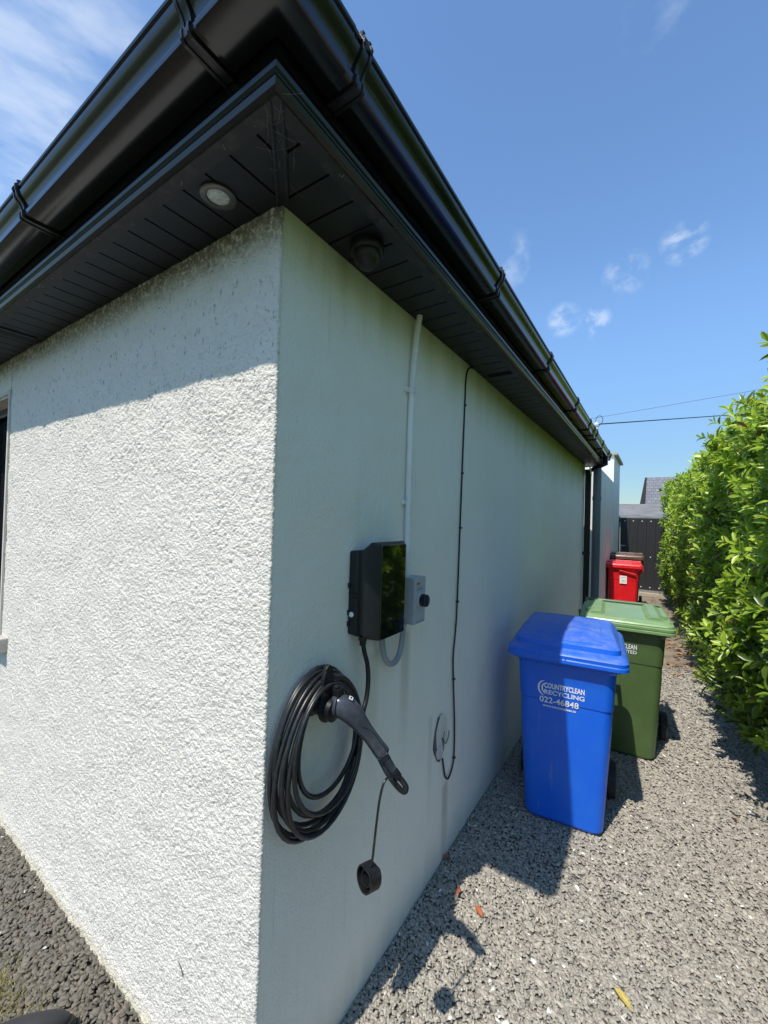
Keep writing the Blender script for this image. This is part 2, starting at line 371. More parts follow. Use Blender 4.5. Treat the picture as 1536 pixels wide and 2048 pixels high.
m_gbedd = mat('dark gravel bed', (.08, .08, .07), .95, build=b_gravel((.10, .09, .075), (.16, .145, .12), (.05, .045, .037)))
def b_dirt(t, b, tcn, last):
    n = noise_(t, tcn, 5, 6, .65); n2 = noise_(t, tcn, 45, 5, .7)
    c = mixc(t, maprange(t, n, .35, .65), (.20, .155, .11), (.31, .25, .19)); c = mixc(t, maprange(t, n2, .55, .72, 0, .8), c, (.12, .085, .06))
    t.links.new(c, b.inputs['Base Color'])
    bn = nn(t, 'ShaderNodeBump'); bn.inputs['Distance'].default_value = .015; t.links.new(n2, bn.inputs['Height']); t.links.new(bn.outputs[0], b.inputs['Normal'])
m_dirt = mat('bare soil', (.24, .18, .13), .95, build=b_dirt)
m_ground = mat('lawn ground', (.06, .09, .03), .95, noise=(2, (.09, .12, .04), .4, .7), bump=[(60, .6, .02, 'n')])
m_grass = mat('moss blades', (.24, .23, .07), .8, noise=(60, (.33, .29, .12), .4, .7))
m_leafo = mat('fallen leaf orange', (.42, .13, .05), .7, noise=(80, (.28, .07, .03), .4, .7))
m_leafy = mat('fallen leaf yellow', (.52, .42, .10), .7, noise=(80, (.35, .25, .05), .4, .7))
m_twig = mat('dry twig', (.50, .42, .28), .8)
m_stem = mat('hedge stem', (.08, .06, .035), .9)
def b_leaf(t, b, tcn, last):
    a = nn(t, 'ShaderNodeAttribute', attribute_name='tint'); cr = nn(t, 'ShaderNodeValToRGB'); t.links.new(a.outputs['Fac'], cr.inputs[0])
    els = cr.color_ramp.elements
    for _ in range(4): els.new(.5)
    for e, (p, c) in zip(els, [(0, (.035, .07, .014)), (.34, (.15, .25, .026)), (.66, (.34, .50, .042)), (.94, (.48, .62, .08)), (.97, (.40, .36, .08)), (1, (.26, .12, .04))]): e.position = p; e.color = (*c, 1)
    t.links.new(cr.outputs[0], b.inputs['Base Color'])
    b.inputs['Roughness'].default_value = .3
    tr = nn(t, 'ShaderNodeBsdfTranslucent'); hs = nn(t, 'ShaderNodeHueSaturation'); hs.inputs['Value'].default_value = 1.5; hs.inputs['Hue'].default_value = .485
    t.links.new(cr.outputs[0], hs.inputs['Color']); t.links.new(hs.outputs[0], tr.inputs[0])
    ms = nn(t, 'ShaderNodeMixShader'); ms.inputs[0].default_value = .30
    t.links.new(b.outputs[0], ms.inputs[1]); t.links.new(tr.outputs[0], ms.inputs[2])
    t.links.new(ms.outputs[0], t.nodes['Material Output'].inputs[0])
m_leaf = mat('laurel leaf', (.07, .13, .02), .3, build=b_leaf)

# ------------------------------------------------------------------ ground
def sheet(name, x0, x1, y0, y1, z, m, nx=1, ny=1, kind='structure', edge=None):
    mb = MB()
    xs = np.linspace(x0, x1, nx+1); ys = np.linspace(y0, y1, ny+1)
    vs = [(x, y+(edge(x) if (edge and j == ny) else 0), z) for j, y in enumerate(ys) for x in xs]
    fs = [(j*(nx+1)+i, j*(nx+1)+i+1, (j+1)*(nx+1)+i+1, (j+1)*(nx+1)+i) for j in range(ny) for i in range(nx)]
    o = obj(name, mb.add(vs, fs), m); o['kind'] = kind; return o
sheet('ground', -400, 400, -200, 900, -.03, m_ground)
sheet('soil_path', -.3, 3.0, 3.8, 10.55, -.012, m_dirt)
gb = sheet('gravel_bed', .0, 1.9, -3.0, 4.9, -.008, m_gbed, 24, 1, edge=lambda x: .12*math.sin(x*7)+.06*math.sin(x*19))
sheet('drive_gravel_bed', -6.0, -.002, -3.0, .02, -.008, m_gbedd)

def chips(name, regions, size, m, seed, label, tintpow=1.0, clear=None):
    g = np.random.default_rng(seed); kinds = []
    for k in range(14):
        n = 6; a = np.sort(g.uniform(0, 2*np.pi, n)+np.arange(n)*0) ; a = np.arange(n)*2*np.pi/n+g.uniform(-.35, .35, n)
        rr = g.uniform(.72, 1.1, n)
        el = g.uniform(.4, .72)
        top = np.c_[np.cos(a)*rr*.80, np.sin(a)*rr*el*.78, .5*g.uniform(.75, 1.2, n)]
        mid = np.c_[np.cos(a)*rr, np.sin(a)*rr*el, -.1*g.uniform(-1, 1, n)]
        bot = np.c_[np.cos(a)*rr*.6, np.sin(a)*rr*el*.6, np.full(n, -.5)]
        kinds.append(np.r_[top, mid+np.array([0, 0, -.3])])
    F = []
    n = 6
    F += [(0, 1, 2), (0, 2, 3), (0, 3, 4), (0, 4, 5)]
    for lv in (0,):
        for j in range(n):
            k = (j+1) % n; a, b = lv*n+j, lv*n+k; c, d = (lv+1)*n+k, (lv+1)*n+j
            F += [(a, d, c), (a, c, b)]
    F = np.array(F)
    kinds = np.array(kinds); VV = []; TT = []
    for (x0, x1, y0, y1, dens, zj, sc) in regions:
        cnt = int((x1-x0)*(y1-y0)*dens)
        P = np.c_[g.uniform(x0, x1, cnt), g.uniform(y0, y1, cnt), g.uniform(0, zj, cnt)]
        if clear is not None: P = P[clear(P)]
        cnt = len(P); kk = kinds[g.integers(0, len(kinds), cnt)]
        s = size*sc*np.exp(g.normal(0, .28, cnt)); th = g.uniform(.22, .5, cnt)
        k3 = kk*np.stack([s, s, s*th*1.3], 1)[:, None, :]
        tx = g.normal(0, .26, cnt); ty = g.normal(0, .26, cnt); az = g.uniform(0, 2*np.pi, cnt)
        cx, sx_, cy, sy, cz, sz = np.cos(tx), np.sin(tx), np.cos(ty), np.sin(ty), np.cos(az), np.sin(az)
        x, y, z = k3[..., 0], k3[..., 1], k3[..., 2]
        y, z = cx[:, None]*y-sx_[:, None]*z, sx_[:, None]*y+cx[:, None]*z
        x, z = cy[:, None]*x+sy[:, None]*z, -sy[:, None]*x+cy[:, None]*z
        x, y = cz[:, None]*x-sz[:, None]*y, sz[:, None]*x+cz[:, None]*y
        V = np.stack([x+P[:, 0:1], y+P[:, 1:2], z+P[:, 2:3]], -1)
        VV.append(V.reshape(-1, 3)); TT.append(np.repeat(np.where(g.random(cnt) > .992, 1.0, np.clip(g.beta(2.2, 2.2, cnt)**tintpow, 0, .955)), 12))
    V = np.concatenate(VV); T = np.concatenate(TT); n = len(V)//12
    FF = (F[None]+np.arange(n)[:, None, None]*12).reshape(-1, 3)
    o = npmesh(name, V, FF, m, attr=T); tag(o, label, None, None, 'stuff'); return o
def clearR(P):
    return (P[:, 1] < 4.75+.12*np.sin(P[:, 0]*7)+.06*np.sin(P[:, 0]*19)+.15*rng.normal(size=len(P)))
chips('gravel', [(.004, 1.45, .25, 1.3, 19500, .007, 1.0), (.004, 1.45, 1.3, 2.5, 14000, .007, 1.08), (.004, 1.45, 2.5, 3.8, 7500, .008, 1.25), (.004, 1.35, 3.8, 5.1, 4500, .008, 1.4), (.004, 1.4, -.8, .25, 3500, .01, 1.3)],
        .0081, m_chip, 3, 'pale grey limestone chippings between the wall and the hedge', clear=clearR)
chips('drive_gravel', [(-2.3, -.0, -.55, -.004, 15500, .012, 1.0), (-2.6, 0, -1.1, -.55, 2500, .01, 1.4)], .0098, m_chipd, 5,
      'dark slate chippings in front of the roughcast wall')

# moss and short grass at the near left
gv = []; gf = []; g = np.random.default_rng(9)
for i in range(1500):
    c = [(-.99, -.235), (-.93, -.27), (-.80, -.235)][g.integers(0, 3)]
    x, y = g.normal(c[0], .055), g.normal(c[1], .035)
    h = g.uniform(.002, .010); a = g.uniform(0, 6.28); w = .0022; lx, ly = g.normal(0, .009, 2)
    b = len(gv); gv += [(x-w*math.cos(a), y-w*math.sin(a), .004), (x+w*math.cos(a), y+w*math.sin(a), .004), (x+lx, y+ly, .012+h)]; gf.append((b, b+1, b+2))
o = obj('grass_moss', MB().add(gv, gf), m_grass); tag(o, 'yellowish moss and grass tufts growing through the dark gravel', None, None, 'stuff')

# ------------------------------------------------------------------ house
house = empty('house'); tag(house, 'white rendered bungalow corner with black gutter and soffit overhead', 'house')
HS = 2.386                                                   # soffit height
WY = 5.45                                                    # far end of the side wall
# front wall: real roughcast relief
def field(nx, nz, cell, lam, seed, aniso=1):
    g = np.random.default_rng(seed); w = g.normal(size=(nz, nx)); Fq = np.fft.fft2(w)
    kx = np.fft.fftfreq(nx, cell)[None]; kz = np.fft.fftfreq(nz, cell)[:, None]*aniso
    k = np.sqrt(kx**2+kz**2); H = np.exp(-((k-1/lam)/(.45/lam))**2)
    r = np.real(np.fft.ifft2(Fq*H)); return r/r.std()
cell = .0038; X0, X1 = -2.045, 0.0; nx = int((X1-X0)/cell); nz = int((HS+.02)/cell)
xs = np.linspace(X0, X1, nx); zs = np.linspace(-.02, HS, nz); XX, ZZ = np.meshgrid(xs, zs)
gg = np.random.default_rng(17); nb = int((X1-X0)*HS*52000); h = np.zeros((nz, nx)); dens = field(nx//4+1, nz//4+1, cell*4, .16, 3)
bx, bz = gg.uniform(0, nx, nb), gg.uniform(0, nz, nb); dd = dens[np.minimum((bz/4).astype(int), nz//4), np.minimum((bx/4).astype(int), nx//4)]
kp = gg.random(nb) < .80+.22*dd; bx, bz = bx[kp], bz[kp]; nb = len(bx)
br = gg.gamma(5, .22, nb).clip(.6, 2.3); bh = (.0011+.0012*br)*gg.uniform(.6, 1.3, nb); asp = gg.uniform(.65, 1.45, nb); th_ = gg.uniform(0, 3.14, nb)
ix, iz = bx.astype(int), bz.astype(int)
for ox in range(-3, 4):
    for oz in range(-3, 4):
        px_, pz_ = ix+ox, iz+oz; m_ = (px_ >= 0) & (px_ < nx) & (pz_ >= 0) & (pz_ < nz)
        ux, uz = px_-bx, pz_-bz; a_ = (np.cos(th_)*ux+np.sin(th_)*uz)*asp; b_ = (-np.sin(th_)*ux+np.cos(th_)*uz)/asp
        q_ = 1-(a_*a_+b_*b_)/br**2; v_ = bh*np.sqrt(np.clip(q_, 0, 1)); m_ &= q_ > 0
        np.maximum.at(h, (pz_[m_], px_[m_]), v_[m_])
h += .0006*field(nx, nz, cell, .0088, 2)+.0010*field(nx, nz, cell, .22, 4)
big = field(nx, nz, cell, .30, 6); sm = np.clip((big-1.9)*1.5, 0, .7); h = h*(1-sm*.6)
h += .002; h += .009*np.clip((.09-ZZ)/.09, 0, 1)**1.5+.003*np.clip(field(nx, nz, cell, .06, 8)-.3, 0, 2)*np.clip((.1-ZZ)/.1, 0, 1)
fade = np.clip((X1-XX)/.02, 0, 1); h = h*(.35+.65*fade)
YY = -h; XE = XX.copy(); XE[:, -1] = .0015; YY[:, -1] = .004; XE[:, -2] = .001+.0012*rng.normal(size=nz).clip(-1, 1); 
V = np.stack([XE, YY, ZZ], -1).reshape(-1, 3)
i = np.arange((nz-1)*(nx)).reshape(nz-1, nx)[:, :-1].ravel(); Fq = np.stack([i, i+1, i+nx+1, i+nx], 1)
fw = npmesh('front_wall', V, Fq, m_front, house, smooth=True); tag(fw, 'rough white roughcast wall in the sun')
wb = MB(); WX0 = -3.25; WZ0, WZ1 = .93, 2.195
wb.box(-2.045, -.012, .03, .28, -.02, HS-.002)                  # masonry behind the render
wb.box(WX0, -2.045, -.006, .28, WZ1, HS-.002); wb.box(WX0, -2.045, -.006, .28, -.02, WZ0); wb.box(-6, WX0, -.006, .28, -.02, HS-.002)
obj('wall_core', wb, m_front, house)
obj('crack', MB().tube([(-.332, -.0085, .303), (-.322, -.009, .293), (-.312, -.009, .289), (-.304, -.0095, .280), (-.300, -.0095, .268)], [.0004, .0012, .0016, .0016, .0004], 5), m_crack, house)
sw = MB()
ys = np.linspace(.003, WY, 60); zz = np.linspace(-.02, HS, 30)
vs = [(.0+.0025*math.sin(y*3.1+z*1.7)*min(1, y*2), y, z) for z in zz for y in ys]
fs = [(a*60+b, a*60+b+1, (a+1)*60+b+1, (a+1)*60+b) for a in range(29) for b in range(59)]
sw.add(vs, fs); sw.add([(0, WY, -.02), (-6, WY, -.02), (-6, WY, HS), (0, WY, HS)], [(0, 1, 2, 3)])
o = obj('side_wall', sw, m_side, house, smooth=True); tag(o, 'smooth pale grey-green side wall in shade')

# soffit boards (mitred at the corner), with recessed joints
OV = .2
def clip_board(poly):
    mb = MB(); n = len(poly)
    return mb.add([(x, y, HS+.0) for x, y in poly]+[(x, y, HS+.010) for x, y in poly], [tuple(reversed(range(n))), tuple(range(n, 2*n))]+[(j, (j+1) % n, n+(j+1) % n, n+j) for j in range(n)])
g_ = .0055; P_ = .0915
k = 0; x = .2-.012
while x > -3.4:
    xa, xb = x-P_+g_, min(x, OV-.022)
    vent = abs(xa+1.62) < .05
    ya = -OV+.022
    if xb <= 0: poly = [(xa, ya), (xb, ya), (xb, .0), (xa, .0)]
    elif xa >= 0: poly = [(xa, ya), (min(xb, -ya), ya), (min(xb, -ya), -min(xb, -ya)-.0), (xa, -xa)]
    else: poly = [(xa, ya), (xb, ya), (xb, -xb), (0, 0), (xa, 0)]
    if xa < OV-.03:
        obj('soffit_board', clip_board([(px, py) for px, py in poly]), m_sof, house, bevel=.0015)
    x -= P_
y = -.2+.012
while y < WY+.12:
    xa = OV-.022; ya, yb = max(y, -xa), y+P_-g_
    if ya >= 0: poly = [(0, ya), (xa, ya), (xa, yb), (0, yb)]
    elif yb <= 0: poly = [(max(-ya, 0), ya), (xa, ya), (xa, yb), (-yb, yb)]
    else: poly = [(-ya, ya), (xa, ya), (xa, yb), (0, yb), (0, 0)]
    if yb > -xa+.01: obj('soffit_board', clip_board(poly), m_sof, house, bevel=.0015)
    y += P_
o = obj('soffit_backing', MB().box(-6, OV-.004, -OV+.004, WY+.13, HS+.012, HS+.02), m_dark, house)
# mitre trim: two beads along the diagonal
dg = MB(); 
for s_ in (-1, 1):
    a = Vector((.004*s_, .004*s_, 0)); dg.tube([Vector((.0, .0, HS-.002))+a*2.0, Vector((.19, -.19, HS-.002))+a*2.0], .0055, 8)
dg.prism([(-.012, 0), (.012, 0), (.012, .003), (-.012, .003)], lambda p, q, t: (t+p*.707, -t+p*.707, HS-.004+q), 0, .19)
obj('mitre_trim', dg, m_sof, house, smooth=True)
# flat edge trims that hold the boards, and the wall bead
et = MB(); et.prism([(-OV, -.006), (-OV+.034, -.006), (-OV+.036, -.001), (-OV, -.001)], lambda p, q, t: (t if t < 0 else -p, p, HS+q), -6, 1)
obj('soffit_edge_trim', et, m_dust, house)
et = MB(); et.prism([(-OV, -.006), (-OV+.034, -.006), (-OV+.036, -.001), (-OV, -.001)], lambda p, q, t: (-p, t if t > 0 else p, HS+q), -1, WY+.13)
obj('soffit_edge_trim', et, m_dust, house)
# vent strip with slots
vb = MB(); vb.box(-1.70, -1.60, -.176, -.03, HS-.006, HS-.0015)
obj('vent_strip', vb, m_sof, house, bevel=.002)
sl = MB()
for q in range(17): sl.box(-1.675, -1.625, -.170+q*.0082, -.1665+q*.0082, HS-.0075, HS-.006)
obj('vent_slots', sl, m_dark, house)
sl = MB(); sl.box(.035, .165, 1.43, 1.437, HS-.006, HS-.001); sl.box(.035, .165, 1.452, 1.459, HS-.006, HS-.001)
obj('vent_strip', sl, m_dark, house)

# fascia profile (distance d outward from wall, height z): ogee foot
fas = [(.2, HS-.006), (.208, HS-.010), (.215, HS-.006), (.219, HS+.004), (.217, HS+.012), (.213, HS+.016), (.2135, HS+.020), (.2175, HS+.024), (.2195, HS+.032), (.217, HS+.040), (.212, HS+.046), (.209, HS+.058), (.208, HS+.17), (.18, HS+.17), (.18, HS+.012), (.2, HS+.004)]
def run(prof, name, m, par, closed=True, yend=WY+.13, ends=True, xstart=-6, sd=0.0):
    """sweeps the profile along the front eave, round the corner (mitred) and along the side eave, as two parts"""
    A = [[(xstart, -d, z) for d, z in prof], [(d-sd if d > .25 else d, -d, z) for d, z in prof]]
    B = [[(d-sd if d > .25 else d, -d, z) for d, z in prof], [(d-sd if d > .25 else d, yend, z) for d, z in prof]]
    out = []
    for rg in (A, B):
        o = obj(name, MB().loft(rg, ends, ends, closed), m, par, smooth=True, angle=28); out.append(o)
    return out
fo = run(fas, 'fascia_board', m_pvc, house)
# gutter: ogee section, open at the top
Z0 = 2.470
GS = -.012
gp = [(0.2120, Z0+.07), (0.2120, Z0+.002), (0.2160, Z0), (0.3070, Z0), (0.3115, Z0+.002), (0.3125, Z0+.008), (0.3125, Z0+.0145), (0.3085, Z0+.0165), (0.3075, Z0+.0215), (0.3085, Z0+.028), (0.3115, Z0+.036), (0.3165, Z0+.0435), (0.3225, Z0+.050), (0.3265, Z0+.057), (0.3280, Z0+.0635), (0.3265, Z0+.069), (0.3260, Z0+.0715), (0.3300, Z0+.0735), (0.3315, Z0+.078), (0.3300, Z0+.0825), (0.3250, Z0+.084)]
gp = [(d+(GS if d > .25 else 0), z) for d, z in gp]
inner = [(d-.004 if i > 3 else d+.003, z+.003) for i, (d, z) in enumerate(gp)]
prof = gp+[(0.309, Z0+.082), (0.309, Z0+.070), (0.305, Z0+.056), (0.295, Z0+.043), (0.291, Z0+.028), (0.291, Z0+.006), (.217, Z0+.005), (.216, Z0+.07)]
ga = run(prof, 'gutter', m_gut, house, xstart=-4, yend=5.62, sd=.018)
def strap(axis, t0, w, off=.0035, back=.21):
    """gutter bracket following the outside of the gutter at position t0 (x for the front run, y for the side run)"""
    P = [(d, z) for d, z in gp if d > .214]
    P = [(back, Z0-.001)]+P
    outp = []; 
    for i, (d, z) in enumerate(P):
        a = Vector(P[max(i-1, 0)]); b = Vector(P[min(i+1, len(P)-1)]); tn = (b-a).normalized(); n = Vector((tn.y, -tn.x)); outp.append((d+n.x*off, z+n.y*off))
    outp += [(.3175, Z0+.096), (.310, Z0+.099), (.306, Z0+.094)]; inn = P+[(.312, Z0+.0905), (.309, Z0+.092), (.308, Z0+.09)]
    poly = outp+list(reversed(inn)); mb = MB()
    for dw, oo in ((w, 0), (.0035, .003)):
        for c in ((0,) if dw == w else (-w+.002, w-.002)):
            pp = poly if oo == 0 else [(d+(.0028 if j < len(outp) else 0)*(1 if d > .288 else 0), z-(.003 if (j < len(outp) and d < .298) else 0)) for j, (d, z) in enumerate(poly)]
            if axis == 'x': mb.loft([[(t0+c-dw, -d, z) for d, z in pp], [(t0+c+dw, -d, z) for d, z in pp]])
            else: mb.loft([[(d-(.018 if d > .25 else 0), t0+c-dw, z) for d, z in pp], [(d-(.018 if d > .25 else 0), t0+c+dw, z) for d, z in pp]])
    return mb
for t0, w in ((-.80, .013), (.07, .013), (-1.6, .013), (-2.4, .013)): obj('gutter_bracket', strap('x', t0, w), m_blk, ga[0], smooth=True, angle=30)
for t0, w in ((-.06, .013), (.83, .013), (1.74, .013), (2.72, .013), (3.48, .013), (3.80, .03), (4.02, .013), (4.62, .013), (5.35, .04)): obj('gutter_bracket', strap('y', t0, w), m_blk, ga[1], smooth=True, angle=30)
# angle piece (corner casting) laid over the mitre
ang = [(d+.003, z-.003) for d, z in gp if d > .214]
cc = MB(); A = [[(.10, -d, z) for d, z in ang], [(d-(.018 if d > .25 else 0), -d, z) for d, z in ang], [(d-(.018 if d > .25 else 0), -.10, z) for d, z in ang]]
cc.loft(A, False, False, False); o = obj('gutter_angle', cc, m_gut, ga[0], smooth=True, angle=28)
o = obj('gutter_end_cap', MB().prism([(.212, Z0-.003), (.305, Z0-.003), (.305, Z0+.03), (.322, Z0+.06), (.322, Z0+.088), (.212, Z0+.08)], lambda p, q, t: (p-.016, t, q), 5.6, 5.64), m_blk, ga[1])
# box end of the eave at the far end
obj('box_end', MB().box(-.05, .207, WY+.131, WY+.15, HS-.004, HS+.165), m_pvc, house)
# hip roof
rf = MB(); e = .255; s = math.tan(R(30)); zr = HS+.175
a = (e, -e); rf.add([(-8, -e, zr), (e, -e, zr), (e, WY+.14, zr), (-2.9, 2.9, zr+3.15*s), (-2.9, WY+.14, zr+3.15*s), (-8, 2.9, zr+3.15*s)],
                    [(0, 1, 3, 5), (1, 2, 4, 3)])
rf.add([(-8, -e, zr-.01), (e, -e, zr-.01), (e, WY+.14, zr-.01), (-8, WY+.14, zr-.01)], [(3, 2, 1, 0)])
obj('roof', rf, m_roof, house)
# window
win = MB(); 
o = tag(obj('window', MB().box(WX0, -2.047, .10, .125, WZ0, WZ1), m_pane, house), None)
wf = MB()
for (xa, xb, za, zb) in ((WX0, -2.047, WZ1-.06, WZ1), (WX0, -2.047, WZ0, WZ0+.065), (WX0, WX0+.06, WZ0+.065, WZ1-.06), (-2.107, -2.047, WZ0+.065, WZ1-.06), (-2.68, -2.61, WZ0+.065, WZ1-.06)): wf.box(xa, xb, .07, .14, za, zb)
obj('window_frame', wf, m_pvc, o, bevel=.004)
wr = MB(); wr.box(WX0, -2.047, -.004, .07, WZ1-.012, WZ1); wr.box(-2.06, -2.047, -.004, .07, WZ0, WZ1-.012); wr.box(-2.055, -2.035, -.0135, -.004, WZ0-.0, WZ1+.02); wr.box(WX0, -2.055, -.0135, -.006, WZ1-.0, WZ1+.02)
obj('window_reveal', wr, m_beige, o)
obj('window_sill', MB().box(WX0-.04, -1.945, -.055, .07, WZ0-.075, WZ0-.002), m_sill, o, bevel=.006)
# downpipes at the far end
def sq(path, w=.032):
    mb = MB(); P = [Vector(p) for p in path]; rings = []
    for i, p in enumerate(P):
        t = (P[min(i+1, len(P)-1)]-P[max(i-1, 0)]).normalized(); c = Vector((0, 1, 0)); a = t.cross(c).normalized()
        k = 1.0 if i in (0, len(P)-1) else 1.12
        rings.append([p+w*k*a*sa+w*c*sc for sa, sc in ((1, 1), (-1, 1), (-1, -1), (1, -1))])
    return mb.loft(rings)
dp = obj('downpipe', sq([(.255, 5.36, 2.53), (.255, 5.36, 2.40), (.055, 5.36, 2.29), (.055, 5.36, .05)]), m_pvc, house, bevel=.005); tag(dp, 'black square downpipe swan-necked from the gutter end')
for z in (2.30, 1.2, .3): obj('pipe_clip', MB().box(-.0, .092, 5.32, 5.40, z-.02, z+.02), m_blk, dp)
sp = MB().tube([(.125, 5.72, -.02), (.125, 5.72, 2.39)], .052, 18); sp.lathe([(0, .058), (.05, .058)], (.125, 5.72, 1.93), (0, 0, 1)); 
o = obj('soil_pipe', sp, m_soil, house, smooth=True); tag(o, 'thick grey soil pipe beside the black downpipe')
wc = MB(); wc.tube(smoothpath([(.012, 5.28, 2.38), (.02, 5.29, 2.25), (.006, 5.27, 2.12), (.006, 5.27, 1.2), (.006, 5.27, .0)]), .006, 8)
wc.tube(smoothpath([(.10, 5.05, 2.38), (.10, 5.12, 2.33), (.10, 5.30, 2.24)]), .008, 8)
obj('wall_cable', wc, m_white, house, smooth=True)
for z in (2.05, 1.75, 1.45, 1.15, .85, .55): obj('cable_clip', MB().box(0, .014, 5.262, 5.278, z-.006, z+.006), m_white, house)

# annex beyond
an = empty('annex', (-1.5, 8.4, 0)); tag(an, 'flat topped pale annex wall beyond the downpipes', 'outbuilding')
obj('wall', MB().box(-4, .105, 8.75, 10.45, -.02, 3.0), m_annex, an); obj('wall', MB().box(-4, .104, 6.35, 8.75, -.02, 2.45), m_annex, an); obj('wall', MB().box(-4, -.25, 5.6, 6.35, -.02, 2.45), m_annex, an)
obj('roof_verge', MB().prism([(-4, 3.002), (.165, 3.002), (.165, 3.045), (-4, 3.12)], lambda p, q, t: (p, t, q), 8.7, 10.5), m_conc, an)

# ------------------------------------------------------------------ under the eave
dl = empty('downlight', (-.115, -.105, HS)); tag(dl, 'round recessed downlight with bronze ring in the soffit', 'light')
mb = MB().lathe([(0, .043), (.004, .043), (.006, .040), (.006, .029), (.003, .027)], (-.115, -.105, HS-.001), (0, 0, -1), 32, True, False)
obj('trim_ring', mb, mat('bronze ring', (.13, .12, .11), .35, metal=.6, noise=(80, (.2, .18, .16), .5, .8)), dl, smooth=True)
mb = MB().lathe([(0, .0265), (.002, .024), (.003, .015), (.0045, .010), (.0045, .001)], (-.115, -.105, HS-.004), (0, 0, -1), 28)
obj('lens', mb, mat('frosted lens', (.62, .64, .64), .25, noise=(120, (.35, .37, .38), .45, .7)), dl, smooth=True)
dc = empty('dome_camera', (.095, .235, HS)); tag(dc, 'small black dome camera under the side soffit', 'security camera')
obj('base', MB().lathe([(0, .048), (.022, .050), (.028, .046), (.028, .036)], (.095, .235, HS-.001), (0, 0, -1), 30), m_blk, dc, smooth=True)
obj('dome', MB().lathe([(.026, .040), (.036, .0395), (.050, .034), (.062, .024), (.069, .012), (.071, .002)], (.095, .235, HS-.001), (0, 0, -1), 30), m_blk, dc, smooth=True)
# cobwebs and trapped fluff in the eave corner
wv = MB(); g = np.random.default_rng(21)
for i in range(22):
    a = Vector((g.uniform(.02, .2), 0, HS-.004)); a.y = -a.x+g.normal(0, .03); a.y = min(max(a.y, -.205), -.01)
    b = a+Vector((g.normal(0, .03), g.normal(0, .03), -g.uniform(0, .012))); mI = (a+b)/2+Vector((0, 0, -g.uniform(.002, .012)))
    wv.tube([a, mI, b], .00015, 3)
for i in range(16):
    y = g.uniform(-.1, 3.5); a = Vector((.2+g.uniform(-.01, .01), y, HS-.004)); wv.tube([a, a+Vector((g.normal(0, .004), g.normal(0, .01), -g.uniform(.004, .016)))], .0007, 3)
for i in range(14):
    x = g.uniform(-1.4, .1); a = Vector((x, -.2+g.uniform(-.01, .02), HS-.005)); wv.tube([a, a+Vector((g.normal(0, .008), g.normal(0, .006), -g.uniform(.002, .012)))], .0006, 3)
o = obj('cobwebs', wv, m_web); tag(o, 'wispy cobwebs and fluff in the eave corner', None, None, 'stuff')

# ------------------------------------------------------------------ charger, isolator, conduits
ch = empty('ev_charger', (0, .40, 1.2)); tag(ch, 'black wall mounted car charger with glossy black front', 'charger')
def yz(p, q, t): return (t, p, q)
# shell: side profile lofted in steps from wall to front
def ring(x, y0, y1, z0, z1, c=.006):
    return [(x, y0+c, z0), (x, y1-c, z0), (x, y1, z0+c), (x, y1, z1-c), (x, y1-c, z1), (x, y0+c, z1), (x, y0, z1-c), (x, y0, z0+c)]
sh = MB().loft([ring(.0, .318, .585, 1.228, 1.492), ring(.030, .322, .580, 1.224, 1.494), ring(.034, .338, .575, 1.222, 1.496), ring(.056, .352, .56, 1.212, 1.520), ring(.0785, .380, .533, 1.206, 1.512)])
obj('shell', sh, m_blk2, ch, smooth=True, bevel=.002, angle=25)
obj('front_panel', MB().loft([ring(.0785, .381, .532, 1.2068, 1.511, .003), ring(.0815, .3825, .5305, 1.2085, 1.5095, .003)]), m_gloss, ch, bevel=.0008)
ri = MB()
ri.box(.002, .030, .3155, .3215, 1.355, 1.362); ri.box(.004, .028, .3175, .3225, 1.34, 1.348)
for z in (1.255, 1.29, 1.375): ri.box(.0, .008, .3125, .319, z, z+.016)
obj('side_rib', ri, m_blk, ch, bevel=.001)
obj('lock_bolt', MB().lathe([(0, .0085), (.003, .0085), (.005, .006), (.005, .003), (.0035, .002)], (.014, .3185, 1.293), (0, -1, 0), 18), m_porc, ch, smooth=True)
gl = MB().lathe([(0, .014), (.012, .014), (.013, .011), (.028, .0105)], (.036, .352, 1.222), (0, .02, -1), 10); obj('cable_gland', gl, m_blk, ch)
iso = empty('isolator_switch', (0, .67, 1.2)); tag(iso, 'pale grey isolator box with round black switch', 'switch box')
obj('box', MB().box(0, .068, .625, .712, 1.205, 1.378), m_grey, iso, bevel=.003)
obj('dial', MB().lathe([(0, .030), (.006, .030), (.008, .026)], (.068, .668, 1.293), (1, 0, 0), 28), m_grey, iso, smooth=True)
kn = MB().lathe([(0, .024), (.020, .023), (.022, .021)], (.077, .668, 1.293), (1, 0, 0), 24); kn.box(.099, .1015, .663, .673, 1.276, 1.310)
obj('knob', kn, m_blk, iso, smooth=True, bevel=.001)
pr = MB(); pr.box(.068, .0685, .642, .662, 1.352, 1.360); obj('logo', pr, m_red_p, iso)
pr = MB(); pr.box(.068, .0685, .650, .675, 1.3405, 1.3425); pr.box(.068, .0685, .645, .690, 1.333, 1.336); pr.box(.068, .0685, .638, .706, 1.211, 1.2135)
obj('small_print', pr, m_lite, iso)
fx = MB(); pth = smoothpath([(.03, .470, 1.215), (.03, .474, 1.17), (.03, .49, 1.12), (.03, .52, 1.088), (.03, .556, 1.08), (.03, .588, 1.10), (.03, .606, 1.145), (.03, .617, 1.21)], 8)
fx.tube(pth, .0105, 12); 
o = obj('conduit_loop', fx, m_flex, None, smooth=True); tag(o, 'grey flexible conduit looping from charger to isolator box', 'conduit')
cn = empty('conduit', (0, .66, 1.38)); tag(cn, 'long white vertical conduit from isolator box up to soffit', 'conduit')
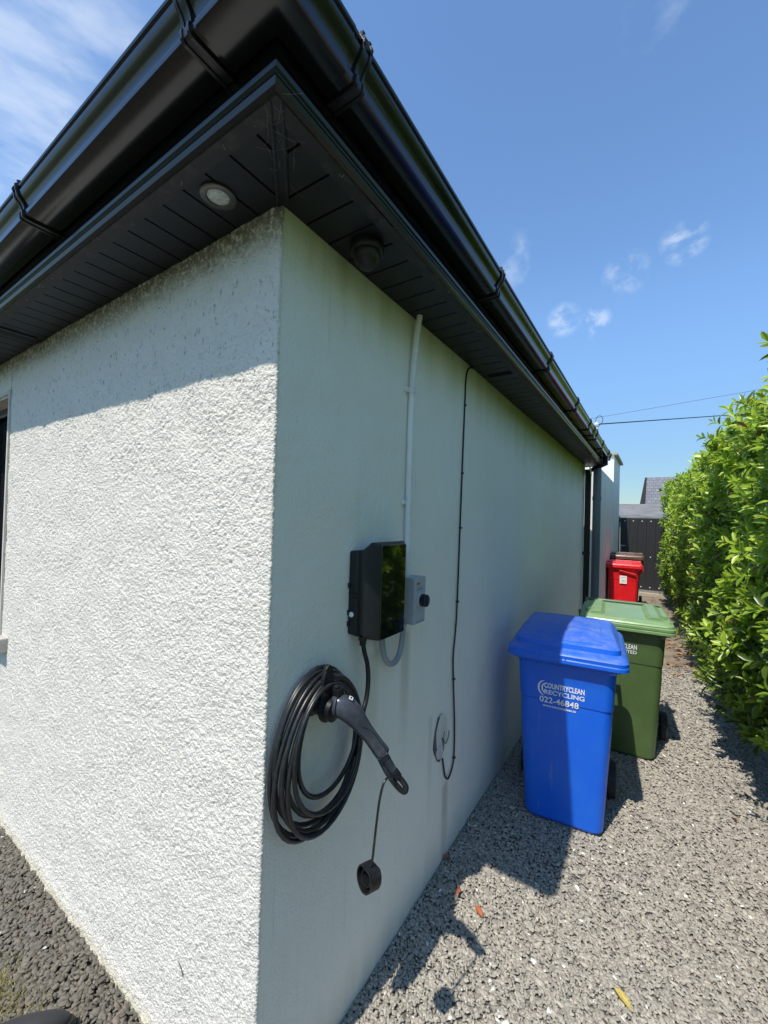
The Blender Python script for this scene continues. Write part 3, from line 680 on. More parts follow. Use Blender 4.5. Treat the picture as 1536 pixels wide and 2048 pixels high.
obj('pipe', MB().tube(smoothpath([(.016, .652, 1.37), (.014, .653, 1.75), (.014, .656, 2.10), (.022, .664, 2.28), (.030, .672, 2.384)]), .0115, 14), m_white, cn, smooth=True)
for z in (2.09, 1.66): 
    q = MB().lathe([(-.009, .0142), (.009, .0142)], (.014, .655, z), (0, 0, 1), 16); q.box(0, .012, .625, .665, z-.008, z+.008); obj('clip', q, m_white, cn, smooth=True)
tc_ = empty('thin_cable', (0, 1.1, .37)); tag(tc_, 'thin black cable clipped down wall ending in small loop', 'cable')
cp = [(.006, 1.29, 2.384), (.006, 1.255, 2.375), (.006, 1.222, 2.35), (.006, 1.203, 2.30), (.006, 1.198, 2.18), (.006, 1.19, 1.95), (.006, 1.179, 1.574), (.006, 1.165, 1.14), (.006, 1.138, .95), (.006, 1.146, .84), (.006, 1.158, .74), (.006, 1.175, .60), (.006, 1.18, .50), (.006, 1.175, .43), (.006, 1.15, .39), (.006, 1.115, .372), (.006, 1.08, .40), (.006, 1.062, .45), (.004, 1.05, .495)]
obj('cable', MB().tube(smoothpath(cp, 6), .0042, 8), m_blk, tc_, smooth=True)
for y, z in ((1.197, 2.17), (1.186, 1.83), (1.182, 1.56), (1.168, 1.2), (1.148, .83), (1.177, .44)):
    obj('clip', MB().box(0, .012, y-.002, y+.010, z-.004, z+.004), m_blk, tc_)
# old plaster patch
pt = empty('plaster_patch', (0, 1.03, .6)); tag(pt, 'ragged plaster patch where thin cable enters wall', 'wall patch')
g = np.random.default_rng(4)
def blob(y, z, a, b, n, j, x0, x1):
    pts = [(y+a*math.cos(2*math.pi*k/n)*(1+j*g.normal()), z+b*math.sin(2*math.pi*k/n)*(1+j*g.normal())) for k in range(n)]
    return MB().prism(pts, lambda p, q, t: (t, p, q), x0, x1)
obj('crack', blob(1.02, .60, .060, .098, 22, .07, .0, .0035), m_crack, pt)
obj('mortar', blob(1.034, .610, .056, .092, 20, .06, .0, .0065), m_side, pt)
obj('mortar', blob(1.015, .545, .032, .034, 11, .12, .0, .009), m_repair, pt)
ck = MB(); ck.tube(smoothpath([(.007, 1.055, .62), (.007, 1.05, .585), (.007, 1.075, .555), (.007, 1.10, .57), (.007, 1.112, .60)]), .0022, 5); ck.tube(smoothpath([(.008, 1.03, .60), (.008, 1.042, .575), (.008, 1.045, .54)]), .004, 5)
obj('crack', ck, m_crack, pt)

# ------------------------------------------------------------------ holster, coil, connector
hl = empty('cable_holster', (0, .16, 1.08)); tag(hl, 'black wall holster holding the coiled charging cable', 'cable holder')
hm = MB().lathe([(0, .040), (.006, .040), (.010, .030), (.055, .027)], (.0, .165, 1.075), (1, 0, 0), 26); obj('mount', hm, m_blk, hl, smooth=True)
fl = [( .032*math.cos(a), .0+.038*math.sin(a)) for a in [math.pi+math.pi*k/10 for k in range(11)]]+[(.030, .03), (.020, .085), (.012, .112), (0, .120), (-.012, .112), (-.022, .085), (-.030, .03)]
obj('hook_plate', MB().prism(fl, lambda p, q, t: (t, .163+p, 1.072+q), .052, .064), m_blk, hl, bevel=.0025)
obj('socket', MB().lathe([(.0, .032), (.022, .031), (.022, .027)], (.062, .165, 1.072), (1, .05, -.05), 22), m_blk, hl, smooth=True)
coil = empty('charging_cable', (.04, .17, .74)); tag(coil, 'coiled thick black charging cable hanging from the holster', 'cable')
loops = []
def loopth(cy, wy, zt, zb, xo, sk=0, n=30, tilt=0, x1=0):
    out = []
    for k in range(n):
        a = 2*math.pi*k/n; v = (1-math.cos(a))/2
        w = wy*(.80+.20*v); out.append((xo+x1*math.sin(a)*.5+.01*v, cy+w*math.sin(a)+sk*v, zt-(zt-zb)*v+tilt*math.sin(a)))
    return out
specs = [(.168, .190, 1.170, .735, .018, .004, 0), (.172, .178, 1.158, .742, .034, -.022, .01), (.178, .180, 1.150, .760, .048, -.010, .0), (.182, .160, 1.150, .772, .030, .0, -.02), (.180, .138, 1.138, .835, .046, .020, .02), (.172, .150, 1.135, .800, .064, -.002, -.01), (.165, .183, 1.163, .758, .026, .010, -.012), (.176, .166, 1.146, .748, .056, -.006, .012)]
for cy, wy, zt, zb, xo, sk, tl in specs:
    lp = loopth(cy, wy, zt, zb, xo, sk, 40, tl); lp.append(lp[0])
    P = [Vector(q) for q in lp]; mbb = MB(); mbb.tube(P, .0066, 12, False); loops.append(mbb)
allc = MB()
for l_ in loops: allc.add(l_.v, l_.f)
obj('coil', allc, m_rub, coil, smooth=True, angle=80)
sup = smoothpath([(.036, .352, 1.20), (.038, .362, 1.165), (.04, .376, 1.125), (.042, .380, 1.07), (.045, .368, 1.02), (.047, .350, .985), (.045, .352, .93), (.045, .325, .86)], 8)
obj('feed_length', MB().tube(sup, .0076, 12), m_rub, coil, smooth=True)
# printed dashes along one loop
gun = empty('charging_connector', (.1, .19, 1.0)); tag(gun, 'dark grey charging plug pushed into the wall holster', 'plug')
ax = [Vector(q) for q in [(.066, .172, 1.078), (.085, .178, 1.080), (.102, .188, 1.076), (.120, .200, 1.058), (.136, .215, 1.030), (.152, .230, 1.003), (.168, .243, .975), (.182, .255, .950), (.187, .259, .941)]]
rx = [.029, .031, .032, .029, .022, .0185, .019, .021, .020]; rn = 20; rings = []
up = Vector((0, 0, 1))
for i, p_ in enumerate(ax):
    t = (ax[min(i+1, len(ax)-1)]-ax[max(i-1, 0)]).normalized(); a = (up-t*up.dot(t)).normalized(); c = t.cross(a)
    rings.append([p_+rx[i]*(1.12*math.cos(2*math.pi*k/rn)*a*(.92 if math.cos(2*math.pi*k/rn) < 0 else 1)+.95*math.sin(2*math.pi*k/rn)*c) for k in range(rn)])
gb_ = MB().loft(rings); o = obj('handle', gb_, m_gun, gun, smooth=True, angle=50)
sb = o.modifiers.new('s', 'SUBSURF'); sb.levels = sb.render_levels = 1
# grip seam, latch block, emblem
def on(i, th, k=1.02):
    p_ = ax[i]; t = (ax[min(i+1, len(ax)-1)]-ax[max(i-1, 0)]).normalized(); a = (up-t*up.dot(t)).normalized(); c = t.cross(a)
    return p_+rx[i]*k*(1.12*math.cos(th)*a*(.92 if math.cos(th) < 0 else 1)+.95*math.sin(th)*c)
seam = MB()
for sgn in (1,):
    pts = [on(7, .75), on(6, .8), on(5, .85), on(4, .75), on(4, .2), on(4, -.5)]
    seam.tube(smoothpath([on(7, 2.2), on(6, 2.25), on(5, 2.3), on(4, 2.2, 1.0), on(4, 1.4, 1.0), on(5, .8), on(6, .75), on(7, .8), on(7, 1.5), on(7, 2.2)], 5), .0011, 6)
seam.tube([on(1, th, 1.015) for th in np.linspace(0, 6.28, 24)], .0012, 6)
obj('grip_seam', seam, m_silv if False else m_blk, gun, smooth=True)
lb = MB(); tp = on(1, 0.0, 1.0)
lb.box(tp.x-.012, tp.x+.010, tp.y-.014, tp.y+.012, tp.z-.006, tp.z+.016); lb.box(tp.x-.009, tp.x+.007, tp.y-.016, tp.y-.002, tp.z+.016, tp.z+.024)
obj('latch', lb, m_blk, gun, bevel=.003)
tp = on(2, .35, 1.0)
em = MB(); nrm = (tp-ax[2]).normalized(); ta = (ax[3]-ax[1]).normalized(); ta = (ta-nrm*ta.dot(nrm)).normalized(); tb = nrm.cross(ta)
def plate(mb, c, u, v, n, a, b_, h, rot=0):
    uu = u*math.cos(rot)+v*math.sin(rot); vv = -u*math.sin(rot)+v*math.cos(rot)
    q = [c+uu*a*sx_+vv*b_*sy_ for sx_, sy_ in ((1, 1), (-1, 1), (-1, -1), (1, -1))]; return mb.add(q+[w+n*h for w in q], [(0, 1, 2, 3), (7, 6, 5, 4), (0, 4, 5, 1), (1, 5, 6, 2), (2, 6, 7, 3), (3, 7, 4, 0)])
plate(em, tp+nrm*.0012, ta, tb, nrm, .0055, .0055, .0012); obj('emblem', em, m_porc, gun)
em = MB(); plate(em, tp+nrm*.0024, ta, tb, nrm, .0030, .0030, .0008); obj('emblem_centre', em, m_blk, gun)
# strain relief with ribs
e0 = ax[-1]; e1 = Vector((.212, .277, .896)); dr = (e1-e0).normalized(); Ln = (e1-e0).length; pf = [(0, .012)]
for k in range(7): pf += [(.006+k*.0062, .0135-.0004*k), (.0085+k*.0062, .0135-.0004*k), (.009+k*.0062, .0095), (.0118+k*.0062, .0095)]
obj('strain_relief', MB().lathe(pf, e0, dr, 14), m_gun, gun, smooth=True, angle=30)
tail = smoothpath([e0+dr*.04, e0+dr*.062, (.231, .288, .874), (.241, .293, .857), (.239, .288, .847), (.226, .276, .860), (.200, .262, .895), (.165, .262, .935), (.12, .27, .96), (.08, .30, .95), (.055, .33, .90)], 6)
obj('cable_tail', MB().tube(tail, .0078, 12), m_rub, gun, smooth=True)
obj('cord_clamp', MB().lathe([(0, .013), (.022, .0135), (.024, .011)], e0+dr*.050, dr, 10), m_blk, gun, bevel=.002)
cap = empty('plug_cap', (.2, .19, .62)); tag(cap, 'black ribbed plug cap dangling from the connector on cord', 'plug cap')
cd = smoothpath([e0+dr*.058+Vector((.002, -.01, -.004)), (.222, .250, .898), (.222, .225, .910), (.220, .208, .900), (.216, .198, .860), (.212, .193, .800), (.209, .190, .750), (.206, .190, .718), (.203, .186, .694)], 7)
obj('cord', MB().tube(cd, .0033, 8), m_rub, cap, smooth=True)
co_ = Vector((.2, .187, .668)); cax = Vector((-.30, -.93, .12)).normalized(); cz = (Vector((0, 0, 1))-cax*cax.z).normalized(); cx = cz.cross(cax)
def capring(h, s_):
    out = []
    for k in range(28):
        a = 2*math.pi*k/28; x, z = math.cos(a), math.sin(a); z = min(z, .80)
        out.append(co_+cax*h+cx*x*s_*.95+cz*z*s_)
    return out
hs = [( -.018, .026), (-.017, .0305)]
for k in range(4): hs += [(-.013+k*.007, .0325), (-.010+k*.007, .0325), (-.0095+k*.007, .0315), (-.0065+k*.007, .0315)]
hs += [(.019, .0325), (.020, .030), (.019, .0285), (-.012, .0275)]
obj('cup', MB().loft([capring(a, b) for a, b in hs]), m_blk, cap, smooth=True, angle=30)
ins = MB().loft([capring(-.011, .020), capring(.012, .020), capring(.012, .017), capring(-.010, .017)]); obj('cup_inner_wall', ins, m_blk, cap, smooth=True, angle=30)

# ------------------------------------------------------------------ wheelie bins
def text_mesh(s, width, height=None, thick=.0006, space=1.0, bold=.0):
    cu = bpy.data.curves.new('lettering', 'FONT'); cu.body = s; cu.size = 1; cu.space_character = space; cu.offset = bold; cu.resolution_u = 3
    o = bpy.data.objects.new('lettering', cu); S.collection.objects.link(o); bpy.context.view_layer.update()
    me = bpy.data.meshes.new_from_object(o); bpy.data.objects.remove(o)
    n = len(me.vertices); v = np.zeros(n*3, np.float32); me.vertices.foreach_get('co', v); v = v.reshape(-1, 3)
    mn, mxx = v.min(0), v.max(0); sx_ = width/(mxx[0]-mn[0]); sy_ = (height/(mxx[1]-mn[1])) if height else sx_
    v[:, 0] = (v[:, 0]-mn[0])*sx_; v[:, 1] = (v[:, 1]-mn[1])*sy_; me.vertices.foreach_set('co', v.ravel()); me.update(); return me
def front_y(z): return -.27-.04*min(max((z-.03)/.82, 0), 1)
def bin_(name, label, loc, rz, mbody, mlid, style, wx=.25, cat='wheelie bin'):
    b = empty(name, loc, rz); tag(b, label, cat, 'wheelie bins along the side wall')
    lv = []
    for z in (.012, .03, .10, .25, .40, .55, .655, .66, .75, .845):
        f_ = (z-.03)/.82; w = .385+.088*f_; y0 = -.27-.04*f_; y1 = .215+.05*f_; ins = .012 if z < .02 else 0
        if z in (.655,): ins = .0040
        lv.append(rrect(w-ins*2, y0+ins, y1-ins, z, .052, 6))
    lv += [rrect(.49, -.318, .272, .86, .05, 6), rrect(.525, -.335, .285, .868, .05, 6), rrect(.530, -.338, .288, .888, .05, 6)]
    obj('body', MB().loft(lv), mbody, b, smooth=True, local=True, angle=32)
    rb = MB()
    for q in np.linspace(-.2, .2, 6): rb.box(q-.003, q+.003, -.33, -.31, .845, .869)
    obj('rim_rib', rb, mbody, b, local=True)
    if style == 'dome':
        lr = [(.560, -.352, .305, .880, .05), (.575, -.360, .312, .884, .05), (.575, -.360, .312, .900, .05), (.570, -.357, .310, .905, .05), (.572, -.358, .310, .922, .05), (.556, -.350, .300, .932, .05), (.545, -.338, .290, .938, .045), (.520, -.318, .265, .944, .045), (.508, -.310, .258, .948, .045), (.503, -.306, .255, .972, .04), (.492, -.298, .250, .979, .04), (.465, -.24, .235, .998, .045), (.44, -.16, .21, 1.014, .045), (.40, -.06, .17, 1.021, .04)]
    else:
        lr = [(.560, -.352, .305, .880, .05), (.575, -.360, .312, .884, .05), (.575, -.360, .312, .898, .05), (.567, -.355, .309, .902, .05), (.574, -.359, .310, .908, .05), (.574, -.359, .310, .922, .05), (.560, -.350, .302, .928, .05), (.564, -.352, .300, .934, .05), (.556, -.345, .296, .944, .045), (.530, -.325, .285, .950, .045), (.52, -.315, .275, .958, .04)]
    lid = obj('lid', MB().loft([rrect(w, a, c, z, r, 6) for w, a, c, z, r in lr]), mlid, b, smooth=True, local=True, angle=24)
    dt = MB()
    if style == 'dome':
        for x in (-.075, .135): dt.prism([(x-.0018, 0), (x+.0018, 0)][::1]+[(x+.0018, .002), (x-.0018, .002)], lambda p, q, t: (p, t, 1.0285-.6*max(0, abs(t)-.1)**1.6*1.0+q-.002), -.12, .12)
        dt.box(-.02, -.012, -.3615, -.358, .884, .92); dt.box(.0, .006, -.3615, -.358, .884, .92)
        o = obj('lid_ridge', dt, mlid, lid, local=True)
        obj('lid_panel', MB().loft([rrect(.37, -.292, .235, .972, .03, 6), rrect(.365, -.288, .23, .986, .03, 6), rrect(.34, -.225, .21, 1.006, .03, 6), rrect(.32, -.14, .18, 1.022, .03, 6), rrect(.29, -.05, .13, 1.028, .03, 6)]), mlid, lid, smooth=True, local=True, angle=20)
    else:
        # sunken middle between two raised shoulders, and two lugs
        dt.prism([(-.24, .955), (-.20, .976), (-.15, .978), (-.125, .960), (-.125, .955)], lambda p, q, t: (p, t, q), -.26, .24)
        dt.prism([(.125, .955), (.125, .962), (.15, .978), (.20, .976), (.24, .955)], lambda p, q, t: (p, t, q), -.26, .24)
        obj('lid_shoulder', dt, mlid, lid, local=True, bevel=.006)
        for sx_ in (-1, 1):
            lg = MB().box(sx_*.235-.016, sx_*.235+.016, -.20, -.165, .955, .985); obj('lid_lug', lg, mlid, lid, local=True, bevel=.006)
    hd = MB()
    for sx_ in (-1, 1): hw = .225 if style == 'dome' else .262; hd.loft([[(sx_*hw+d, .26, .85), (sx_*hw+d, .36, .945), (sx_*hw+d, .36, .97), (sx_*hw+d, .26, .93)] for d in (-.012, .012)])
    hd.tube([(-hw, .352, .955), (hw, .352, .955)], .015, 12)
    obj('handle', hd, mbody, b, local=True, smooth=True, angle=35)
    for sx_ in (-1, 1):
        fin = MB().loft([[(sx_*.240+d, .17, .70), (sx_*(.262 if style == 'dome' else .305)+d, .25, .80), (sx_*(.262 if style == 'dome' else .312)+d, .27, .872), (sx_*.245+d, .17, .872)] for d in (-.012, .012)]); obj('side_fin', fin, mbody, b, local=True)
        w = obj('wheel', MB().lathe([(-.024, .05), (-.024, .088), (-.018, .098), (.018, .098), (.024, .088), (.024, .05)], (sx_*wx, .155, .099), (1, 0, 0), 28), m_tyre, b, smooth=True, local=True, angle=35)
        obj('hub', MB().lathe([(-.026, .05), (.020, .05), (.027, .03), (.027, .012)], (sx_*wx, .155, .099), (sx_, 0, 0), 18), m_blk, w, smooth=True, local=True)
    obj('axle', MB().tube([(-wx, .155, .099), (wx, .155, .099)], .010, 10), m_galv, b, local=True)
    return b
def put_text(b, s, x, z, w, h, bold=0.0, space=1.0, name='lettering'):
    me = text_mesh(s, w, h, bold=bold, space=space); me.materials.append(m_print)
    o = bpy.data.objects.new(name, me); link(o, b); tl = math.atan2(.04, .82)
    o.rotation_euler = (R(90)+tl, 0, 0); o.location = (x, front_y(z)-.0016, z); return o
bl = bin_('wheelie_bin', 'blue wheelie bin with white COUNTRYCLEAN RECYCLING print, nearest', (.395, 1.912, 0), R(6.0), m_bblue, m_bblue, 'dome', .238)
put_text(bl, 'COUNTRYCLEAN', -.098, .724, .192, .029, .03); put_text(bl, 'RECYCLING', -.098, .692, .192, .024, .02)
put_text(bl, '022-46848', -.120, .646, .188, .032, .014); put_text(bl, 'www.countryclean.ie', -.104, .620, .160, .018, .02)
for q, (rr, tw) in enumerate(((.034, .0045), (.024, .004))):
    P = []; cx0, cz0 = -.098+.008*q+(-.0), .722
    for k in range(15):
        a = R(95+170*k/14); wth = tw*math.sin(math.pi*(k+.5)/15)
        P.append((a, wth))
    vs = []; 
    for a, wth in P:
        for sgn in (-1, 1):
            rx_ = rr+sgn*wth; zc = cz0+rx_*1.15*math.sin(a); vs.append((cx0+rx_*.95*math.cos(a)+.004, front_y(zc)-.0016, zc))
    obj('logo_arc', MB().add(vs, [(2*k, 2*k+1, 2*k+3, 2*k+2) for k in range(14)]), m_print, bl, local=True)
gr = bin_('wheelie_bin', 'green wheelie bin with paler green lid, behind the blue bin', (.622, 2.875, 0), R(4.5), m_bgreen, m_bgreenlid, 'flat', .272)
put_text(gr, 'COUNTRYCLEAN', -.138, .752, .210, .033, .022); put_text(gr, 'LIMITED', -.04, .722, .112, .022, .016)
rd = bin_('wheelie_bin', 'bright red wheelie bin with square white sticker', (.355, 7.80, 0), R(3), m_bred, m_bred, 'flat')
rd.scale = (1, 1, .965)
obj('front_grip', MB().prism([(-.312, .80), (-.335, .806), (-.345, .84), (-.338, .846), (-.312, .846)], lambda p, q, t: (t, p, q-.9*max(0, t-.10)**2*8), -.06, .19), m_bred, rd, local=True, bevel=.004)
st = obj('sticker', MB().box(-.05, .055, -.3155, -.3125, .60, .74), m_paper, rd, local=True)
pl = MB()
for k, (a, b_) in enumerate(((-.022, .036), (-.03, -.012), (-.018, .034), (-.028, .036))): pl.box(a, b_, -.3165, -.3155, .715-k*.027-.006, .715-k*.027)
obj('sticker_print', pl, m_lite, st, local=True)
br_ = bin_('wheelie_bin', 'brown wheelie bin with faded lid, farthest, behind the red bin', (.36, 8.62, 0), R(3), m_bbrown, m_bbrown, 'flat'); br_.scale = (1, 1, 1.07)

# ------------------------------------------------------------------ gate and what lies beyond
gt = empty('gate', (.9, 10.62, 0)); tag(gt, 'black boarded gate with rows of pale bolts', 'gate')
bolt_me = None
for k in range(11):
    x = .135+k*.175
    bd = obj('gate_board', MB().box(x, x+.1735, 10.60, 10.625, .10, 1.76), m_board, gt, bevel=.003)
    for z in (1.69, .86, .16):
        if bolt_me is None:
            o = obj('bolt', MB().lathe([(0, .013), (.004, .012), (.006, .006)], (0, 0, 0), (0, -1, 0), 8), m_porc, bd, local=True); bolt_me = o.data
        else: o = link(bpy.data.objects.new('bolt', bolt_me), bd)
        bo = wloc(bd); o.location = (x+.085-bo.x, 10.60-bo.y, z-bo.z)
for z in (1.69, .86, .16): obj('gate_rail', MB().box(.12, 2.06, 10.626, 10.66, z-.03, z+.03), m_board, gt)
obj('gate_frame_bar', MB().box(.12, 2.07, 10.59, 10.67, .05, .098), m_galv, gt)
lt = MB().box(.135, .155, 10.56, 10.60, .98, 1.14); lt.box(.155, .25, 10.575, 10.59, 1.09, 1.11); obj('latch', lt, m_galv, gt)
obj('backing_sheet', MB().box(.13, 2.06, 10.6255, 10.6258, .1, 1.755), m_board, gt)  # added sheet, unseen; stops daylight showing through the board joints
gp_ = obj('gate_post', MB().box(.055, .115, 10.55, 10.62, 0, 1.80), m_board); tag(gp_, 'black gate post against the annex wall', 'gate post')
tag(obj('threshold', MB().box(.1, 2.2, 10.40, 10.75, -.02, .045), m_conc), None, None, None, 'structure')
shd = empty('shed', (3, 25, 0)); tag(shd, 'low grey fibre cement shed seen over the gate', 'shed')
obj('wall', MB().box(-4, 9, 24.8, 29, -.03, 2.1), m_shed, shd)
obj('roof', MB().add([(-4.2, 24.5, 2.02), (9.2, 24.5, 2.02), (9.2, 29.2, 2.9), (-4.2, 29.2, 2.9), (-4.2, 24.5, 1.95), (9.2, 24.5, 1.95), (9.2, 29.2, 2.83), (-4.2, 29.2, 2.83)], [(0, 1, 2, 3), (7, 6, 5, 4), (0, 4, 5, 1), (1, 5, 6, 2), (2, 6, 7, 3), (3, 7, 4, 0)]), m_shed, shd)
nh = empty('neighbour_house', (6, 44, 0)); tag(nh, 'distant house with steep grey slate roof beside hedge', 'house')
sc_ = (42.7)/(25.7)
def hp(x, z, Y=42.0): return (CAM.x+(x-CAM.x)*(Y-CAM.y)/(25-CAM.y), CAM.z+(z-CAM.z)*(Y-CAM.y)/(25-CAM.y))
rx0, rz0 = hp(.42, 4.12, 45); ex0, ez0 = hp(.30, 2.2, 42)
rf = MB().add([(ex0+.15, 41.8, ez0), (16, 41.8, ez0), (16, 45, rz0), (rx0+.05, 45, rz0), (ex0+.15, 48, ez0), (16, 48, ez0)], [(0, 1, 2, 3), (3, 2, 5, 4)])
o = obj('roof', rf, m_slate, nh); uv = o.data.uv_layers.new(name='uv')
for lp in o.data.loops: v = o.data.vertices[lp.vertex_index].co; uv.data[lp.index].uv = (v.x, math.hypot(v.y, v.z)*1.0)
obj('wall', MB().box(ex0+.35, 15.7, 42.2, 47.7, 0, ez0), m_annex, nh)
obj('wall', MB().add([(ex0+.35, 42.1, ez0), (ex0+.35, 47.8, ez0), (ex0+.35, 45, rz0-.25)], [(0, 1, 2)]), m_annex, nh)
obj('bargeboard', MB().loft([[(ex0-.35, 41.8, ez0-.1), (ex0+.14, 41.8, ez0-.1), (ex0+.14, 41.8, ez0+.12), (ex0-.35, 41.8, ez0+.12)], [(rx0-.1, 45, rz0-.15), (rx0+.05, 45, rz0-.15), (rx0+.05, 45, rz0+.02), (rx0-.1, 45, rz0+.02)]]), m_dark, nh)
# overhead wires, insulator, pole
ins_ = empty('insulator', (.2, 4.8, 2.62)); tag(ins_, 'white porcelain cable insulator standing on the far eave', 'insulator')
obj('bracket_arm', MB().tube([(.17, 4.8, 2.58), (.2, 4.8, 2.74)], .008, 8), m_galv, ins_)
obj('porcelain', MB().lathe([(0, .014), (.01, .026), (.025, .026), (.03, .018), (.045, .030), (.075, .030), (.085, .018), (.10, .020)], (.2, 4.8, 2.73), (0, 0, 1), 16), m_porc, ins_, smooth=True)
obj('pigtail_wire', MB().tube(smoothpath([(.185, 4.8, 2.82), (.20, 4.8, 2.88), (.235, 4.8, 2.90), (.265, 4.8, 2.87), (.262, 4.8, 2.82), (.225, 4.8, 2.78)]), .0035, 6), m_wire, ins_, smooth=True)
def sag(a, b, s_, n=24):
    a, b = Vector(a), Vector(b); return [a.lerp(b, k/n)-Vector((0, 0, s_*4*(k/n)*(1-k/n))) for k in range(n+1)]
ZP = 9.05
o = obj('service_wire', MB().tube(sag((.21, 4.8, 2.80), (10, 26.5, 7.25), .0), .007, 6), m_wire); tag(o, 'lower overhead wire running from insulator towards the hedge', 'wire')
o = obj('service_wire', MB().tube(sag((-20, 26.4, 6.6), (10, 26.4, 8.96), .1), .008, 6), m_wire); tag(o, 'upper overhead wire crossing the sky behind the house', 'wire')
for x, y, lb_ in ((10, 26.45, 'timber pole beyond the hedge carrying both wires'), (-20, 26.45, 'timber pole hidden behind the bungalow')):
    pass
o = obj('utility_pole', MB().tube([(10, 26.45, 0), (10, 26.45, 9.3)], [.16, .11], 12), m_pole, None, smooth=True); tag(o, 'timber utility pole beyond the hedge carrying the wires', 'pole')
o = obj('utility_pole', MB().tube([(-20, 26.4, 0), (-20, 26.4, 6.9)], [.16, .11], 12), m_pole, None, smooth=True); tag(o, 'timber utility pole behind the bungalow at wire end', 'pole')

# ------------------------------------------------------------------ hedge
hd = empty('laurel_hedge', (1.9, 4.5, 0)); tag(hd, 'tall glossy green laurel hedge along the gravel path', 'hedge')
ST = np.array([[0, 0], [.22, .62], [.5, 1.0], [.8, .66], [1, 0]])
def leafshape(droop, fold, twist):
    V = [(0, 0, 0)]
    for s_, w in ST[1:4]:
        for e_ in (-1, 0, 1):
            V.append((s_, e_*w*.5+twist*s_*s_*.2, -droop*s_*s_+(abs(e_)*fold*w*.5)))
    V.append((1, twist*.2, -droop)); return np.array(V)
LF = np.array([(0, 1, 2, 2), (0, 2, 3, 3), (1, 4, 5, 2), (2, 5, 6, 3), (4, 7, 8, 5), (5, 8, 9, 6), (7, 10, 8, 8), (8, 10, 9, 9)])
LT = np.array([(0, 1, 2), (0, 2, 3), (1, 4, 5), (1, 5, 2), (2, 5, 6), (2, 6, 3), (4, 7, 8), (4, 8, 5), (5, 8, 9), (5, 9, 6), (7, 10, 8), (8, 10, 9)])
SH = np.array([leafshape(d, fo_, tw) for d, fo_, tw in ((.10, .45, .3), (.22, .3, -.4), (.32, .5, .2), (.05, .6, -.2), (.28, .25, .5), (.15, .35, 0))])
g = np.random.default_rng(12)
def xf(y): return np.interp(y, [-2, 2.3, 3.5, 5, 9, 10.6], [1.42, 1.41, 1.34, 1.29, 1.12, 1.08])
def bump(y, z): return .055*np.sin(y*3.1+z*2.3)+.045*np.sin(y*7.3-z*4.1+1)+.03*np.sin(y*13+z*9)+.05*np.sin(z*3.3+y*.9)
def topz(y): return 2.50+.10*np.sin(y*2.1)+.07*np.sin(y*5.7+1)+np.clip((3.2-y)*.2, 0, .4)
Lp = []; Ld = []; Ln_ = []; Ls = []; Lt = []
def shoots(n, y0, y1, kind):
    y = g.uniform(y0, y1, n)
    if kind == 'face':
        z = .08+g.uniform(0, 1, n)**.92*(topz(y)-.08); u = g.random(n)
        out = np.tile([-.9, -.12, .45], (n, 1)); base = xf(y)+bump(y, z)+.24*np.clip((1.0-z)/1.0, 0, 1)**1.3*np.clip((4.2-y)/1.5, .3, 1)
        base += .30*np.clip((z-topz(y)+.35)/.35, 0, 1)**2
        x = base+g.exponential(.06, n)-.02-np.where(g.random(n) > .90, g.uniform(.03, .11, n), 0)
        out[:, 2] += .5*np.clip((z-1.9)/.6, 0, 1)
    elif kind == 'inner':
        z = .05+g.uniform(0, 1, n)*(topz(y)-.2); x = xf(y)+bump(y, z)+g.uniform(.12, .55, n); out = np.tile([-.6, 0, .5], (n, 1))
    elif kind == 'top':
        x = xf(y)+g.uniform(.18, 1.2, n); z = topz(y)+g.normal(0, .05, n)+.02+np.where(g.random(n) > .85, g.uniform(.02, .12, n), 0); out = np.tile([-.15, 0, 1.0], (n, 1))
    D = out+g.normal(0, .42, (n, 3)); D /= np.linalg.norm(D, axis=1)[:, None]
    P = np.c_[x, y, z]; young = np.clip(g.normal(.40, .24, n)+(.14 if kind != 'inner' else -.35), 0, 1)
    nl = 8 if kind != 'inner' else 5
    a0 = g.uniform(0, 6.28, n); slen = g.uniform(.05, .13, n)
    ref = np.tile([0., 0, 1], (n, 1)); U = ref-D*(D@np.array([0, 0, 1.]))[:, None]; U /= np.linalg.norm(U, axis=1)[:, None]+1e-6; Wv = np.cross(D, U)
    sz = g.uniform(.8, 1.15, n)*(1 if kind != 'inner' else 1.1)
    for j in range(nl):
        fr = j/(nl-1); a = a0+j*2.4; th = np.radians(78-46*fr)+g.normal(0, .16, n)
        rad = U*np.cos(a)[:, None]+Wv*np.sin(a)[:, None]; d = D*np.cos(th)[:, None]+rad*np.sin(th)[:, None]
        nv = D*np.sin(th)[:, None]-rad*np.cos(th)[:, None]+np.array([-.15, -.45, .95])+g.normal(0, .12, (n, 3)); nv -= d*(nv*d).sum(1)[:, None]; nv /= np.linalg.norm(nv, axis=1)[:, None]+1e-6
        Lp.append(P+D*(slen*(fr-.3))[:, None]); Ld.append(d); Ln_.append(nv)
        Ls.append(sz*(.108-.042*fr**2)*g.uniform(.7, 1.15, n)); Lt.append(np.where(g.random(n) > .988, 1.0, np.clip(young*.72+.34*fr-.12+.20*np.clip((z-1.1)/1.3, -.8, .8)+g.normal(0, .10, n), 0, .94)))  # lower leaves tinted darker: shade towards the hedge foot put into the colour
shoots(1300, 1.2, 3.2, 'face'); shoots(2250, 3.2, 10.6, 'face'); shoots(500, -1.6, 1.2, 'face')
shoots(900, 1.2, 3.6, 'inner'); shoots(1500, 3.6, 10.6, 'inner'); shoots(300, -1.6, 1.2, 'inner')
shoots(420, 1.0, 4, 'top'); shoots(700, 4, 10.7, 'top'); shoots(130, -1.6, 1.0, 'top')
